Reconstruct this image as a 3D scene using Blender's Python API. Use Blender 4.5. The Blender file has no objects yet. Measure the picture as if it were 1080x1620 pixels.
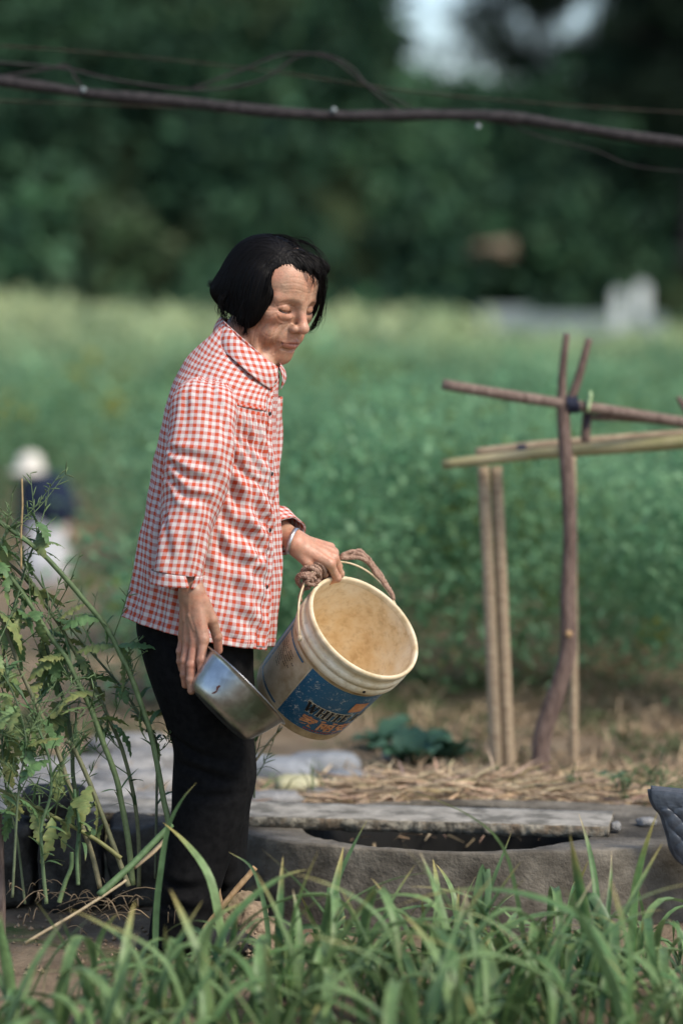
import bpy, math, random
import numpy as np
from mathutils import Vector, Matrix, noise as mnoise

R = math.radians
rnd = random.Random(7)
rng = np.random.default_rng(11)
scene = bpy.context.scene
COL = scene.collection

# ------------------------------------------------------------------ camera
FPX = 4500.0                     # focal length in photo pixels (1080x1620)
EYE = 1.365
PITCH = math.atan((810 - 480) / FPX)
D = 6.08                         # distance to the woman
cam_d = bpy.data.cameras.new("camera")
cam_d.sensor_fit = 'VERTICAL'
cam_d.sensor_height = 36.0
cam_d.lens = 36.0 * FPX / 1620.0
cam_d.clip_start = 0.1
cam_d.clip_end = 3000.0
cam_d.dof.use_dof = True
cam_d.dof.focus_distance = D - 0.06
cam_d.dof.aperture_fstop = 1.5
cam_d.dof.aperture_blades = 0
cam = bpy.data.objects.new("camera", cam_d)
cam.location = (0, 0, EYE)
cam.rotation_euler = (math.pi / 2 - PITCH, 0, 0)
COL.objects.link(cam)
scene.camera = cam

# ------------------------------------------------------------------ world, sun, exposure
SUN_AZ, SUN_EL = R(52), R(50)     # azimuth: from behind the camera (-y) towards +x
sun_dir = Vector((math.sin(SUN_AZ) * math.cos(SUN_EL), -math.cos(SUN_AZ) * math.cos(SUN_EL), math.sin(SUN_EL)))
world = bpy.data.worlds.new("World")
scene.world = world
world.use_nodes = True
wn = world.node_tree
bg = wn.nodes["Background"]
sky = wn.nodes.new("ShaderNodeTexSky")
sky.sky_type = 'NISHITA'
sky.sun_disc = False
sky.sun_elevation = SUN_EL
sky.sun_rotation = math.atan2(sun_dir.x, sun_dir.y)
sky.air_density = 1.0
sky.dust_density = 1.2
sky.ozone_density = 1.0
wn.links.new(sky.outputs[0], bg.inputs[0])
bg.inputs[1].default_value = 0.12
sun_l = bpy.data.lights.new("sun", 'SUN')
sun_l.energy = 2.4
sun_l.angle = R(17)
sun_l.color = (1.0, 0.91, 0.78)
sun = bpy.data.objects.new("sun", sun_l)
sun.rotation_euler = sun_dir.to_track_quat('Z', 'Y').to_euler()
sun.location = (3, -3, 8)
COL.objects.link(sun)
scene.view_settings.view_transform = 'Standard'
scene.view_settings.look = 'None'
scene.view_settings.exposure = 0.85
scene.view_settings.gamma = 1.0
scene.render.engine = 'CYCLES'
scene.cycles.use_denoising = True
scene.cycles.max_bounces = 8
scene.cycles.transparent_max_bounces = 8
scene.cycles.sample_clamp_indirect = 6.0

# ------------------------------------------------------------------ helpers
CF = np.array([0, math.cos(PITCH), -math.sin(PITCH)])
CU = np.array([0, math.sin(PITCH), math.cos(PITCH)])
CR = np.array([1.0, 0, 0])
CP = np.array([0, 0, EYE])


def P(px, py, d):
    """point on the ray through photo pixel (px, py) at depth d"""
    return CP + d * (CR * (px - 540) / FPX + CU * (810 - py) / FPX + CF)


def B(px, py, off=0.0):
    return P(px, py, D + off)


def nrm(v):
    v = np.asarray(v, float)
    return v / (np.linalg.norm(v) + 1e-12)


def sm(a, b, x):
    t = np.clip((np.asarray(x, float) - a) / (b - a), 0, 1)
    return t * t * (3 - 2 * t)


def tag(o, label=None, cat=None, group=None, kind=None):
    if label: o["label"] = label
    if cat: o["category"] = cat
    if group: o["group"] = group
    if kind: o["kind"] = kind
    return o


def empty(name, loc, label=None, cat=None, group=None):
    o = bpy.data.objects.new(name, None)
    o.location = [float(v) for v in loc]
    o.empty_display_size = 0.05
    COL.objects.link(o)
    return tag(o, label, cat, group)


def origin_of(o):
    v = np.zeros(3)
    while o is not None:
        v = v + np.array(o.location)
        o = o.parent
    return v


def mesh_data(name, V, F, mat=None, smooth=True, uv=None, col=None):
    V = np.asarray(V, dtype=np.float64)
    me = bpy.data.meshes.new(name)
    if isinstance(F, np.ndarray):
        n = F.shape[1]
        me.vertices.add(len(V)); me.vertices.foreach_set("co", V.astype(np.float32).ravel())
        me.loops.add(F.size); me.loops.foreach_set("vertex_index", F.astype(np.int32).ravel())
        me.polygons.add(len(F))
        me.polygons.foreach_set("loop_start", np.arange(0, F.size, n, dtype=np.int32))
        me.polygons.foreach_set("loop_total", np.full(len(F), n, dtype=np.int32))
        me.update(calc_edges=True)
    else:
        me.from_pydata([tuple(map(float, v)) for v in V], [], [tuple(int(i) for i in f) for f in F])
    me.validate()
    if smooth:
        me.polygons.foreach_set("use_smooth", np.ones(len(me.polygons), dtype=bool))
    if uv is not None:
        l = me.uv_layers.new(name="UVMap")
        idx = np.zeros(len(me.loops), dtype=np.int32)
        me.loops.foreach_get("vertex_index", idx)
        l.data.foreach_set("uv", np.asarray(uv, dtype=np.float32)[idx].ravel())
    if col is not None:
        a = me.attributes.new("Col", 'FLOAT_COLOR', 'POINT')
        c = np.ones((len(V), 4), dtype=np.float32); c[:, :3] = np.asarray(col)[:, :3]
        a.data.foreach_set("color", c.ravel())
    if mat: me.materials.append(mat)
    me.update()
    return me


def mesh_obj(name, V, F, mat=None, parent=None, smooth=True, uv=None, col=None):
    """vertices in world coordinates; parented objects are stored relative to the parent's origin"""
    V = np.asarray(V, float)
    if parent is not None: V = V - origin_of(parent)
    me = mesh_data(name, V, F, mat, smooth, uv, col)
    o = bpy.data.objects.new(name, me)
    COL.objects.link(o)
    if parent is not None: o.parent = parent
    return o


class Geo:
    def __init__(s): s.V = []; s.F = []; s.C = []; s.n = 0
    def add(s, V, F, col=None):
        V = np.asarray(V, float)
        s.V.append(V); s.F += [tuple(i + s.n for i in f) for f in F]; s.n += len(V)
        s.C.append(np.tile(np.asarray(col if col is not None else (1, 1, 1), float), (len(V), 1)) if col is None or np.ndim(col) == 1 else np.asarray(col))
        return s
    def obj(s, name, mat, parent=None, smooth=True, usecol=False):
        return mesh_obj(name, np.vstack(s.V), s.F, mat, parent, smooth, col=np.vstack(s.C) if usecol else None)


def spline(pts, n):
    """Catmull-Rom through rows of pts, n samples"""
    p = np.asarray(pts, float)
    if len(p) == 2:
        t = np.linspace(0, 1, n)[:, None]; return p[0] * (1 - t) + p[1] * t
    q = np.vstack([2 * p[0] - p[1], p, 2 * p[-1] - p[-2]])
    seg = np.linalg.norm(np.diff(p[:, :3], axis=0), axis=1); cs = np.r_[0, np.cumsum(seg)]
    out = []
    for s in np.linspace(0, cs[-1], n):
        i = min(int(np.searchsorted(cs, s, side='right') - 1), len(p) - 2)
        t = (s - cs[i]) / max(seg[i], 1e-9)
        a, b, c, d = q[i], q[i + 1], q[i + 2], q[i + 3]
        out.append(0.5 * (2 * b + (c - a) * t + (2 * a - 5 * b + 4 * c - d) * t * t + (3 * b - a - 3 * c + d) * t ** 3))
    return np.array(out)


def tube(pts, rad, k=8, cap=True, jit=0.0):
    pts = np.asarray(pts, float); n = len(pts)
    rad = np.full(n, rad) if np.ndim(rad) == 0 else np.asarray(rad)
    T = np.gradient(pts, axis=0); T /= np.linalg.norm(T, axis=1)[:, None] + 1e-12
    up = np.array([0, 0, 1.0]) if abs(T[0][2]) < .9 else np.array([1.0, 0, 0])
    N = nrm(np.cross(T[0], up)); V = []
    for i in range(n):
        N = nrm(N - T[i] * np.dot(N, T[i])); Bn = np.cross(T[i], N)
        for j in range(k):
            a = 2 * math.pi * j / k
            r = rad[i] * (1 + jit * (rnd.random() - .5))
            V.append(pts[i] + r * (math.cos(a) * N + math.sin(a) * Bn))
    F = [(i * k + j, i * k + (j + 1) % k, (i + 1) * k + (j + 1) % k, (i + 1) * k + j) for i in range(n - 1) for j in range(k)]
    if cap:
        F.append(tuple(range(k))[::-1]); F.append(tuple((n - 1) * k + j for j in range(k)))
    return np.array(V), F


def lathe(prof, c, ax, k=64, ref=None):
    """prof: (r, h) pairs revolved about axis ax through c"""
    ax = nrm(ax); e1 = nrm(np.cross(ax, [0.3, 0.9, 0.2])) if ref is None else nrm(np.asarray(ref) - ax * np.dot(ref, ax)); e2 = np.cross(ax, e1)
    V = []; n = len(prof)
    for r, h in prof:
        for j in range(k):
            a = 2 * math.pi * j / k
            V.append(np.asarray(c) + ax * h + r * (math.cos(a) * e1 + math.sin(a) * e2))
    F = [(i * k + j, i * k + (j + 1) % k, (i + 1) * k + (j + 1) % k, (i + 1) * k + j) for i in range(n - 1) for j in range(k)]
    return np.array(V), F


def boxm(c, ax, ay, az):
    c, ax, ay, az = map(lambda v: np.asarray(v, float), (c, ax, ay, az))
    V = [c + sx * ax + sy * ay + sz * az for sz in (-1, 1) for sy in (-1, 1) for sx in (-1, 1)]
    F = [(0, 2, 3, 1), (4, 5, 7, 6), (0, 1, 5, 4), (2, 6, 7, 3), (0, 4, 6, 2), (1, 3, 7, 5)]
    return np.array(V), F


def leaf_cards(c, d, n, L, W, col):
    """one four-cornered leaf per row: centre base c, direction d, face normal n"""
    d = d / (np.linalg.norm(d, axis=1)[:, None] + 1e-9)
    s = np.cross(d, n); s /= np.linalg.norm(s, axis=1)[:, None] + 1e-9
    up = np.cross(s, d)
    L = np.asarray(L)[:, None]; W = np.asarray(W)[:, None]
    a = c; b = c + d * L * .45 + s * W * .5 + up * L * .06; t = c + d * L - up * L * .1; e = c + d * L * .45 - s * W * .5 + up * L * .06
    V = np.stack([a, b, t, e], 1).reshape(-1, 3)
    F = np.arange(len(V)).reshape(-1, 4)
    C = np.repeat(col, 4, axis=0)
    return V, F, C


def rand_dirs(n):
    v = rng.normal(size=(n, 3)); return v / np.linalg.norm(v, axis=1)[:, None]


# ------------------------------------------------------------------ materials
def new_mat(name):
    m = bpy.data.materials.new(name); m.use_nodes = True
    nt = m.node_tree; return m, nt, nt.nodes["Principled BSDF"]


def nd(nt, t, **kw):
    n = nt.nodes.new(t)
    for k, v in kw.items():
        if k in n.inputs.keys() if hasattr(n.inputs, 'keys') else False: n.inputs[k].default_value = v
        else: setattr(n, k, v)
    return n


def ramp(nt, src, stops):
    r = nt.nodes.new("ShaderNodeValToRGB")
    el = r.color_ramp.elements
    while len(el) < len(stops): el.new(0.5)
    for e, (p, c) in zip(el, stops):
        e.position = p; e.color = (*c, 1) if len(c) == 3 else c
    nt.links.new(src, r.inputs[0]); return r.outputs[0]


def noise_tex(nt, scale, detail=4, rough=.55, coords='Object', vec=None, stretch=None):
    t = nt.nodes.new("ShaderNodeTexNoise")
    t.inputs["Scale"].default_value = scale; t.inputs["Detail"].default_value = detail; t.inputs["Roughness"].default_value = rough
    if vec is None:
        tc = nt.nodes.new("ShaderNodeTexCoord"); vec = tc.outputs[coords]
    if stretch:
        mp = nt.nodes.new("ShaderNodeMapping"); mp.inputs["Scale"].default_value = stretch
        nt.links.new(vec, mp.inputs[0]); vec = mp.outputs[0]
    nt.links.new(vec, t.inputs["Vector"]); return t.outputs["Fac"]


def mixc(nt, fac, a, b, mode='MIX'):
    m = nt.nodes.new("ShaderNodeMix"); m.data_type = 'RGBA'; m.blend_type = mode
    for s, v in ((m.inputs[0], fac), (m.inputs[6], a), (m.inputs[7], b)):
        if hasattr(v, 'is_output') or isinstance(v, bpy.types.NodeSocket): nt.links.new(v, s)
        else: s.default_value = v if np.ndim(v) == 0 else ((*v, 1) if len(v) == 3 else v)
    return m.outputs[2]


def bump(nt, bs, height, strength=.3, dist=.01):
    b = nt.nodes.new("ShaderNodeBump"); b.inputs["Strength"].default_value = strength; b.inputs["Distance"].default_value = dist
    nt.links.new(height, b.inputs["Height"]); nt.links.new(b.outputs[0], bs.inputs["Normal"])
    return b


def simple_mat(name, c1, c2, scale=20, rough=.8, bstr=.4, bdist=.005, stretch=None, metal=0.0, lo=.35, hi=.65, c3=None, scale3=3, spec=.3):
    m, nt, bs = new_mat(name)
    f = noise_tex(nt, scale, 6, .6, stretch=stretch)
    c = ramp(nt, f, [(lo, c1), (hi, c2)])
    if c3 is not None:
        f3 = noise_tex(nt, scale3, 3, .6)
        f3 = ramp(nt, f3, [(.48, (0, 0, 0)), (.62, (1, 1, 1))])
        c = mixc(nt, f3, c, c3)
    nt.links.new(c, bs.inputs["Base Color"])
    bs.inputs["Roughness"].default_value = rough; bs.inputs["Metallic"].default_value = metal
    bs.inputs["Specular IOR Level"].default_value = spec
    if bstr: bump(nt, bs, noise_tex(nt, scale * 2.2, 6, .65, stretch=stretch), bstr, bdist)
    return m


def leaf_mat(name, tint=(1, 1, 1), rough=.55, trans=.25, nscale=60, spec=.35):
    """colour comes from the Col attribute, mottled; some light shines through"""
    m, nt, bs = new_mat(name)
    at = nd(nt, "ShaderNodeAttribute", attribute_name="Col")
    f = noise_tex(nt, nscale, 3, .6)
    v = ramp(nt, f, [(.3, tuple(.72 * t for t in tint)), (.7, tuple(1.2 * t for t in tint))])
    c = mixc(nt, 1.0, at.outputs["Color"], v, 'MULTIPLY')
    nt.links.new(c, bs.inputs["Base Color"])
    bs.inputs["Roughness"].default_value = rough; bs.inputs["Specular IOR Level"].default_value = spec
    tr = nd(nt, "ShaderNodeBsdfTranslucent"); nt.links.new(c, tr.inputs["Color"])
    mx = nd(nt, "ShaderNodeMixShader"); mx.inputs[0].default_value = trans
    nt.links.new(bs.outputs[0], mx.inputs[1]); nt.links.new(tr.outputs[0], mx.inputs[2])
    nt.links.new(mx.outputs[0], nt.nodes["Material Output"].inputs["Surface"])
    return m


def gingham_mat():
    m, nt, bs = new_mat("gingham")
    uv = nd(nt, "ShaderNodeUVMap"); sep = nd(nt, "ShaderNodeSeparateXYZ"); nt.links.new(uv.outputs[0], sep.inputs[0])
    PT = .0154
    def stripe(o):
        a = nd(nt, "ShaderNodeMath", operation='MULTIPLY'); a.inputs[1].default_value = 1 / PT; nt.links.new(o, a.inputs[0])
        f = nd(nt, "ShaderNodeMath", operation='FRACT'); nt.links.new(a.outputs[0], f.inputs[0])
        s = nd(nt, "ShaderNodeMath", operation='SUBTRACT'); nt.links.new(f.outputs[0], s.inputs[0]); s.inputs[1].default_value = .5
        b = nd(nt, "ShaderNodeMath", operation='ABSOLUTE'); nt.links.new(s.outputs[0], b.inputs[0])
        g = nd(nt, "ShaderNodeMath", operation='GREATER_THAN'); nt.links.new(b.outputs[0], g.inputs[0]); g.inputs[1].default_value = .26
        return g.outputs[0]
    su, sv = stripe(sep.outputs[0]), stripe(sep.outputs[1])
    ad = nd(nt, "ShaderNodeMath", operation='ADD'); nt.links.new(su, ad.inputs[0]); nt.links.new(sv, ad.inputs[1])
    hf = nd(nt, "ShaderNodeMath", operation='MULTIPLY'); nt.links.new(ad.outputs[0], hf.inputs[0]); hf.inputs[1].default_value = .5
    c = ramp(nt, hf.outputs[0], [(0, (.64, .60, .57)), (.4, (.56, .31, .285)), (.9, (.52, .080, .036))])
    nt.nodes[-1].color_ramp.interpolation = 'CONSTANT'
    n1 = noise_tex(nt, 9, 3, .6); v = ramp(nt, n1, [(.3, (.9, .9, .92)), (.7, (1, 1, 1))])
    nt.links.new(mixc(nt, 1.0, c, v, 'MULTIPLY'), bs.inputs["Base Color"])
    bs.inputs["Roughness"].default_value = .9; bs.inputs["Specular IOR Level"].default_value = .15
    n2 = noise_tex(nt, 55, 4, .6)
    bump(nt, bs, n2, .35, .004)
    tr = nd(nt, "ShaderNodeBsdfTranslucent"); nt.links.new(c, tr.inputs["Color"])
    mx = nd(nt, "ShaderNodeMixShader"); mx.inputs[0].default_value = .12
    nt.links.new(bs.outputs[0], mx.inputs[1]); nt.links.new(tr.outputs[0], mx.inputs[2])
    nt.links.new(mx.outputs[0], nt.nodes["Material Output"].inputs["Surface"])
    return m


def skin_mat():
    m, nt, bs = new_mat("skin")
    at = nd(nt, "ShaderNodeAttribute", attribute_name="Col")
    f = noise_tex(nt, 90, 5, .65)
    v = ramp(nt, f, [(.3, (.80, .76, .74)), (.7, (1.12, 1.1, 1.08))])
    f2 = noise_tex(nt, 28, 4, .6)
    v2 = ramp(nt, f2, [(.35, (1.10, .94, .90)), (.65, (.93, 1.02, 1.03))])
    f3 = noise_tex(nt, 210, 2, .5)
    v3 = ramp(nt, f3, [(.24, (.82, .74, .70)), (.36, (1, 1, 1))])
    cc = mixc(nt, 1.0, mixc(nt, 1.0, at.outputs["Color"], v, 'MULTIPLY'), v2, 'MULTIPLY')
    nt.links.new(mixc(nt, 1.0, cc, v3, 'MULTIPLY'), bs.inputs["Base Color"])
    bs.inputs["Roughness"].default_value = .43; bs.inputs["Specular IOR Level"].default_value = .45
    bs.inputs["Subsurface Weight"].default_value = .12; bs.inputs["Subsurface Radius"].default_value = (.012, .005, .003)
    bs.inputs["Subsurface Scale"].default_value = .5
    n = noise_tex(nt, 420, 3, .6)
    n2 = noise_tex(nt, 110, 4, .6, stretch=(1, 1, 2.0))
    ad = nd(nt, "ShaderNodeMath", operation='MULTIPLY_ADD'); nt.links.new(n2, ad.inputs[0]); ad.inputs[1].default_value = 1.6; nt.links.new(n, ad.inputs[2])
    bump(nt, bs, ad.outputs[0], .22, .0018)
    return m


M = {}
M['gingham'] = gingham_mat()
M['skin'] = skin_mat()
M['trouser'] = simple_mat("trouser_cloth", (.005, .005, .0053), (.010, .0098, .010), 60, .95, .3, .002, spec=.08)
M['shoe'] = simple_mat("shoe_cloth", (.01, .01, .011), (.02, .02, .02), 80, .8, .3, .002)
M['hair'] = simple_mat("hair", (.0035, .003, .003), (.007, .006, .006), 400, .55, 0, spec=.12)
M['eye'] = simple_mat("eyeball", (.014, .010, .009), (.035, .026, .022), 60, .25, 0, spec=.35)
M['button'] = simple_mat("button", (.03, .02, .02), (.05, .03, .03), 50, .3, 0)
M['silver'] = simple_mat("silver", (.42, .42, .42), (.62, .62, .61), 200, .32, .2, .001, metal=.9)
M['steel'] = simple_mat("stainless_steel", (.40, .41, .42), (.58, .585, .59), 26, .30, .05, .001, metal=1.0, c3=(.30, .29, .28), scale3=14)
M['amber'] = simple_mat("earring_gold", (.8, .35, .05), (.9, .5, .08), 50, .3, 0)
M['concrete'] = simple_mat("well_concrete", (.085, .074, .058), (.185, .165, .132), 14, .93, .9, .010, c3=(.055, .048, .037), scale3=4.5)
M['slab'] = simple_mat("slab_stone", (.20, .187, .16), (.32, .30, .26), 22, .92, .6, .006, c3=(.12, .113, .095), scale3=14)
M['slabedge'] = simple_mat("slab_broken_edge", (.055, .048, .037), (.29, .265, .21), 30, .95, 1.0, .012, lo=.36, hi=.6, c3=(.17, .13, .09), scale3=16)
M['darkstone'] = simple_mat("dark_stone", (.025, .023, .02), (.085, .078, .066), 22, .93, 1.0, .012)
M['rock'] = simple_mat("pale_rock", (.15, .15, .147), (.30, .295, .285), 14, .9, .9, .02)
M['rockyellow'] = simple_mat("yellow_rock", (.33, .31, .17), (.48, .46, .30), 14, .9, .7, .01)
M['rockgrey'] = simple_mat("blue_grey_rock", (.13, .145, .16), (.26, .275, .29), 14, .9, .7, .01)
M['soil'] = simple_mat("soil", (.10, .07, .045), (.24, .17, .11), 9, .97, 1.0, .02)
M['clod'] = simple_mat("dry_clod", (.16, .115, .075), (.34, .255, .17), 40, .97, 1.0, .008)
M['wood'] = simple_mat("weathered_wood", (.11, .075, .062), (.25, .185, .15), 18, .85, .7, .004, stretch=(6, 6, .8))
M['bark'] = simple_mat("trellis_bark", (.085, .055, .045), (.20, .14, .115), 30, .85, .9, .006, stretch=(3, 3, .7))
M['bamboo'] = simple_mat("old_bamboo", (.24, .17, .11), (.42, .33, .22), 16, .7, .3, .003, stretch=(1, 8, 8))
M['bamboogreen'] = simple_mat("greenish_bamboo", (.20, .19, .08), (.40, .34, .2), 5, .6, .3, .003)
M['stick'] = simple_mat("dry_stick", (.28, .17, .08), (.46, .31, .17), 40, .8, .5, .003)
M['vine'] = simple_mat("vine_bark", (.014, .012, .013), (.038, .032, .033), 40, .75, .8, .004)
M['twine'] = simple_mat("dark_twine", (.012, .014, .03), (.03, .035, .06), 90, .8, .5, .003)
M['greentwine'] = simple_mat("green_tie", (.35, .5, .22), (.55, .68, .4), 60, .6, .4, .003)
M['rope'] = simple_mat("rope", (.22, .125, .085), (.42, .28, .21), 120, .95, .9, .004)
M['leaf'] = leaf_mat("leaf", trans=.25)
M['garlic'] = leaf_mat("garlic_leaf", trans=.22, nscale=35, rough=.45)
M['crop'] = leaf_mat("crop_leaf", trans=.5, nscale=3)
M['wood_leaf'] = leaf_mat("woodland_leaf", trans=.15, nscale=.6, spec=.1, rough=.8)
M['straw'] = leaf_mat("straw", trans=.1, nscale=40, rough=.7)
M['white'] = simple_mat("white_cloth", (.62, .63, .66), (.78, .79, .8), 12, .9, .3, .01)
M['navy'] = simple_mat("navy_cloth", (.006, .008, .016), (.012, .024, .055), 4, .9, .3, .01)
M['hat'] = simple_mat("pale_hat", (.62, .58, .5), (.75, .72, .65), 20, .9, .2, .01)
M['paleconcrete'] = simple_mat("pale_concrete", (.16, .20, .205), (.27, .31, .315), 2.5, .9, .3, .02)
M['whitestone'] = simple_mat("white_stone", (.52, .56, .55), (.66, .69, .68), 3, .8, .2, .02)
M['earth'] = simple_mat("bare_earth", (.11, .09, .06), (.21, .17, .12), 1.2, .97, .5, .05)


# ------------------------------------------------------------------ ground
WELL = (P(768, 1340, 6.5)[0], 6.435, .575)          # centre and radius of the well ring


def gz(x, y):
    x = np.asarray(x, float); y = np.asarray(y, float)
    z = .135 * sm(6.5, 6.95, y) - .035 * sm(7.05, 7.45, y)
    z = np.where((x - WELL[0]) ** 2 + ((y - WELL[1]) / .58) ** 2 < (WELL[2] - .05) ** 2, -.30, z)
    z = z - .48 * sm(8.6, 18, y) * sm(.3, -1.2, x) - .10 * sm(9, 14, y) * sm(-1.2, .3, x)
    return z


def ground_mat():
    m, nt, bs = new_mat("ground")
    f = noise_tex(nt, 7, 8, .7)
    soil = ramp(nt, f, [(.3, (.15, .105, .07)), (.5, (.26, .195, .13)), (.72, (.36, .28, .195))])
    g = noise_tex(nt, 1.6, 5, .65)
    gm = ramp(nt, g, [(.54, (0, 0, 0)), (.64, (1, 1, 1))])
    grass = ramp(nt, noise_tex(nt, 30, 4, .6), [(.3, (.035, .06, .022)), (.7, (.11, .15, .06))])
    nt.links.new(mixc(nt, gm, soil, grass), bs.inputs["Base Color"])
    bs.inputs["Roughness"].default_value = .97; bs.inputs["Specular IOR Level"].default_value = .1
    bump(nt, bs, noise_tex(nt, 18, 8, .75), 1.0, .03)
    return m


ys = np.concatenate([np.linspace(-3, 4, 8), np.linspace(4.2, 9, 110), np.linspace(9.2, 20, 50), np.linspace(22, 70, 25), np.geomspace(80, 1500, 16)])
V = []; nx = 170
for y in ys:
    hw = max(3.0, .45 * y)
    for j in range(nx):
        x = (j / (nx - 1) * 2 - 1) * hw
        z = float(gz(x, y))
        if 4 < y < 14: z += .018 * mnoise.noise((x * 4, y * 4, 3)) + .008 * mnoise.noise((x * 14, y * 14, 8))
        V.append((x, y, z))
F = np.array([(i * nx + j, i * nx + j + 1, (i + 1) * nx + j + 1, (i + 1) * nx + j) for i in range(len(ys) - 1) for j in range(nx - 1)])
tag(mesh_obj("ground", V, F, ground_mat()), kind="structure")


# ------------------------------------------------------------------ wooded hillside far behind
def ridge(x):
    """height of the wooded slope along x (it dips where the sky shows)"""
    x = np.asarray(x, float)
    return 17 - 8.7 * np.exp(-((x - 5.0) / 4.0) ** 4)


HX, HY0, HY1 = 46, 66, 100
nxh, nyh = 70, 24
V = []
for i in range(nyh):
    t = i / (nyh - 1); y = HY0 + (HY1 - HY0) * t
    for j in range(nxh):
        x = (j / (nxh - 1) * 2 - 1) * HX
        z = -.6 + float(ridge(x)) * .86 * math.sin(min(1, t * 1.25) * math.pi / 2) + .5 * mnoise.noise((x * .2, y * .2, 0))
        V.append((x, y, z))
F = np.array([(i * nxh + j, i * nxh + j + 1, (i + 1) * nxh + j + 1, (i + 1) * nxh + j) for i in range(nyh - 1) for j in range(nxh - 1)])
hill_m, nt, bs = new_mat("hill_ground")
nt.links.new(ramp(nt, noise_tex(nt, .8, 6, .7), [(.35, (.012, .02, .011)), (.65, (.035, .05, .025))]), bs.inputs["Base Color"]); bs.inputs["Roughness"].default_value = 1; bs.inputs["Specular IOR Level"].default_value = 0
tag(mesh_obj("hill", V, F, hill_m), kind="structure")


# crowns of the wood, one mass
Vs, Cs = [], []
ncr = 900
for k in range(ncr):
    x = rng.uniform(-26, 26); t = rng.random() ** .8
    y = HY0 + 1 + (HY1 - HY0 - 8) * t
    z0 = -.6 + float(ridge(x)) * .86 * math.sin(min(1, (y - HY0) / (HY1 - HY0) * 1.25) * math.pi / 2)
    r = rng.uniform(.8, 1.9); h = rng.uniform(.9, 1.6)
    if k > 760:
        y = HY0 + rng.uniform(-2.5, 1); z0 = -.5; r = rng.uniform(.5, 1.2)
    if .6 < x < 9.6 and z0 + r * 2 > 8.6: continue
    n = int(120 * r)
    dd = rand_dirs(n); dd[:, 2] = np.abs(dd[:, 2]) * 1.1 - .25
    rr = r * (rng.uniform(.55, 1.05, n))
    lump = 1 + .22 * np.sin(dd[:, 0] * 5 + k) * np.sin(dd[:, 1] * 6 + 2 * k)
    c = np.array([x, y, z0 + r * .7]) + dd * (rr * lump)[:, None] * np.array([1, 1, h])
    base = np.array([.026, .060, .034]) if rng.random() < .55 else np.array([.050, .108, .058])
    if rng.random() < .12: base = np.array([.075, .12, .06])
    col = base * rng.uniform(.6, 1.5, (n, 1)) * rng.uniform(.9, 1.1, (n, 3))
    v, f, cc = leaf_cards(c, dd + .8 * rand_dirs(n), dd + .6 * rand_dirs(n), rng.uniform(.3, .7, n), rng.uniform(.2, .42, n), col)
    Vs.append(v); Cs.append(cc)
V = np.vstack(Vs); C = np.vstack(Cs); F = np.arange(len(V)).reshape(-1, 4)
tag(mesh_obj("woodland", V, F, M['wood_leaf'], smooth=False, col=C), "dark green woodland covering the hillside behind the field", "woodland", kind="stuff")


# two dark trees whose crowns frame the gap of sky
def dark_tree(px, y, z0, h, spread, dens, label, low=.35):
    x = (px - 540) / FPX * y
    root = empty("dark_tree", (x, y, z0), label, "tree", "dark trees in front of the sky gap")
    pts = spline([(x, y, z0), (x + .15, y, z0 + h * .35), (x - .1, y + .1, z0 + h * .7), (x, y, z0 + h)], 14)
    g = Geo(); g.add(*tube(pts, np.linspace(.22, .04, 14), 8))
    Vl, Cl = [], []
    for k in range(26):
        tt = low + (1 - low) * (k + rnd.random()) / 26
        b = pts[int(tt * 13)]; az = k * 2.4
        ln = spread * (1.15 - .75 * (tt - low) / (1 - low)) * rnd.uniform(.7, 1.1)
        e = b + np.array([math.cos(az), math.sin(az) * .8, rnd.uniform(-.05, .3)]) * ln
        g.add(*tube(spline([b, (b + e) / 2 + [0, 0, .15], e], 6), np.linspace(.06, .015, 6), 5))
        for q in range(int(9 * dens)):
            u = rnd.uniform(.25, 1.05); cc = b + (e - b) * u + np.array([rnd.gauss(0, .3), rnd.gauss(0, .3), rnd.gauss(.05, .22)])
            n = 42; dd = rand_dirs(n)
            c = cc + dd * rng.uniform(.05, .42, n)[:, None] * [1, 1, .6]
            col = np.array([.013, .024, .015]) * rng.uniform(.6, 1.7, (n, 1)) * np.ones((1, 3))
            v, f, co = leaf_cards(c, dd, rand_dirs(n), rng.uniform(.12, .3, n), rng.uniform(.05, .12, n), col)
            Vl.append(v); Cl.append(co)
    g.obj("trunk", M['vine'], root)
    V = np.vstack(Vl)
    mesh_obj("crown", V, np.arange(len(V)).reshape(-1, 4), M['wood_leaf'], root, smooth=False, col=np.vstack(Cl))
    return root


dark_tree(1085, 62, 2.0, 8.5, 2.6, 2.0, "dark dense tree in the top corner beside the sky gap", .25)
dark_tree(840, 97, 5.5, 9.5, 4.4, 2.6, "tall thin dark tree whose leaves speckle the pale sky gap", .2)
dark_tree(560, 95, 5.0, 8.0, 2.6, 1.3, "dark tree beside the sky gap, toward the middle of the view", .3)

# bare earth patch on the slope, pale trough and white slabs at the foot of the wood
g = Geo()
c = P(775, 392, 68.3)
Vp = []; Fp = []
n1, n2 = 14, 9
for i in range(n2):
    for j in range(n1):
        u = j / (n1 - 1) * 2 - 1; w = i / (n2 - 1) * 2 - 1
        rr = math.sqrt(u * u + w * w)
        Vp.append(c + np.array([u * .60, -.75 * (1 - min(1, rr)) + .3 + w * .35 + .12 * mnoise.noise((u * 3, w * 3, 1)), w * .20 + .08 * mnoise.noise((u * 4, w * 4, 5))]))
for i in range(n2 - 1):
    for j in range(n1 - 1):
        Fp.append((i * n1 + j, i * n1 + j + 1, (i + 1) * n1 + j + 1, (i + 1) * n1 + j))
tag(mesh_obj("earth_bank", Vp, Fp, M['earth']), "patch of bare tan earth on the slope above the pale trough", "earth bank", kind="structure")

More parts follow.
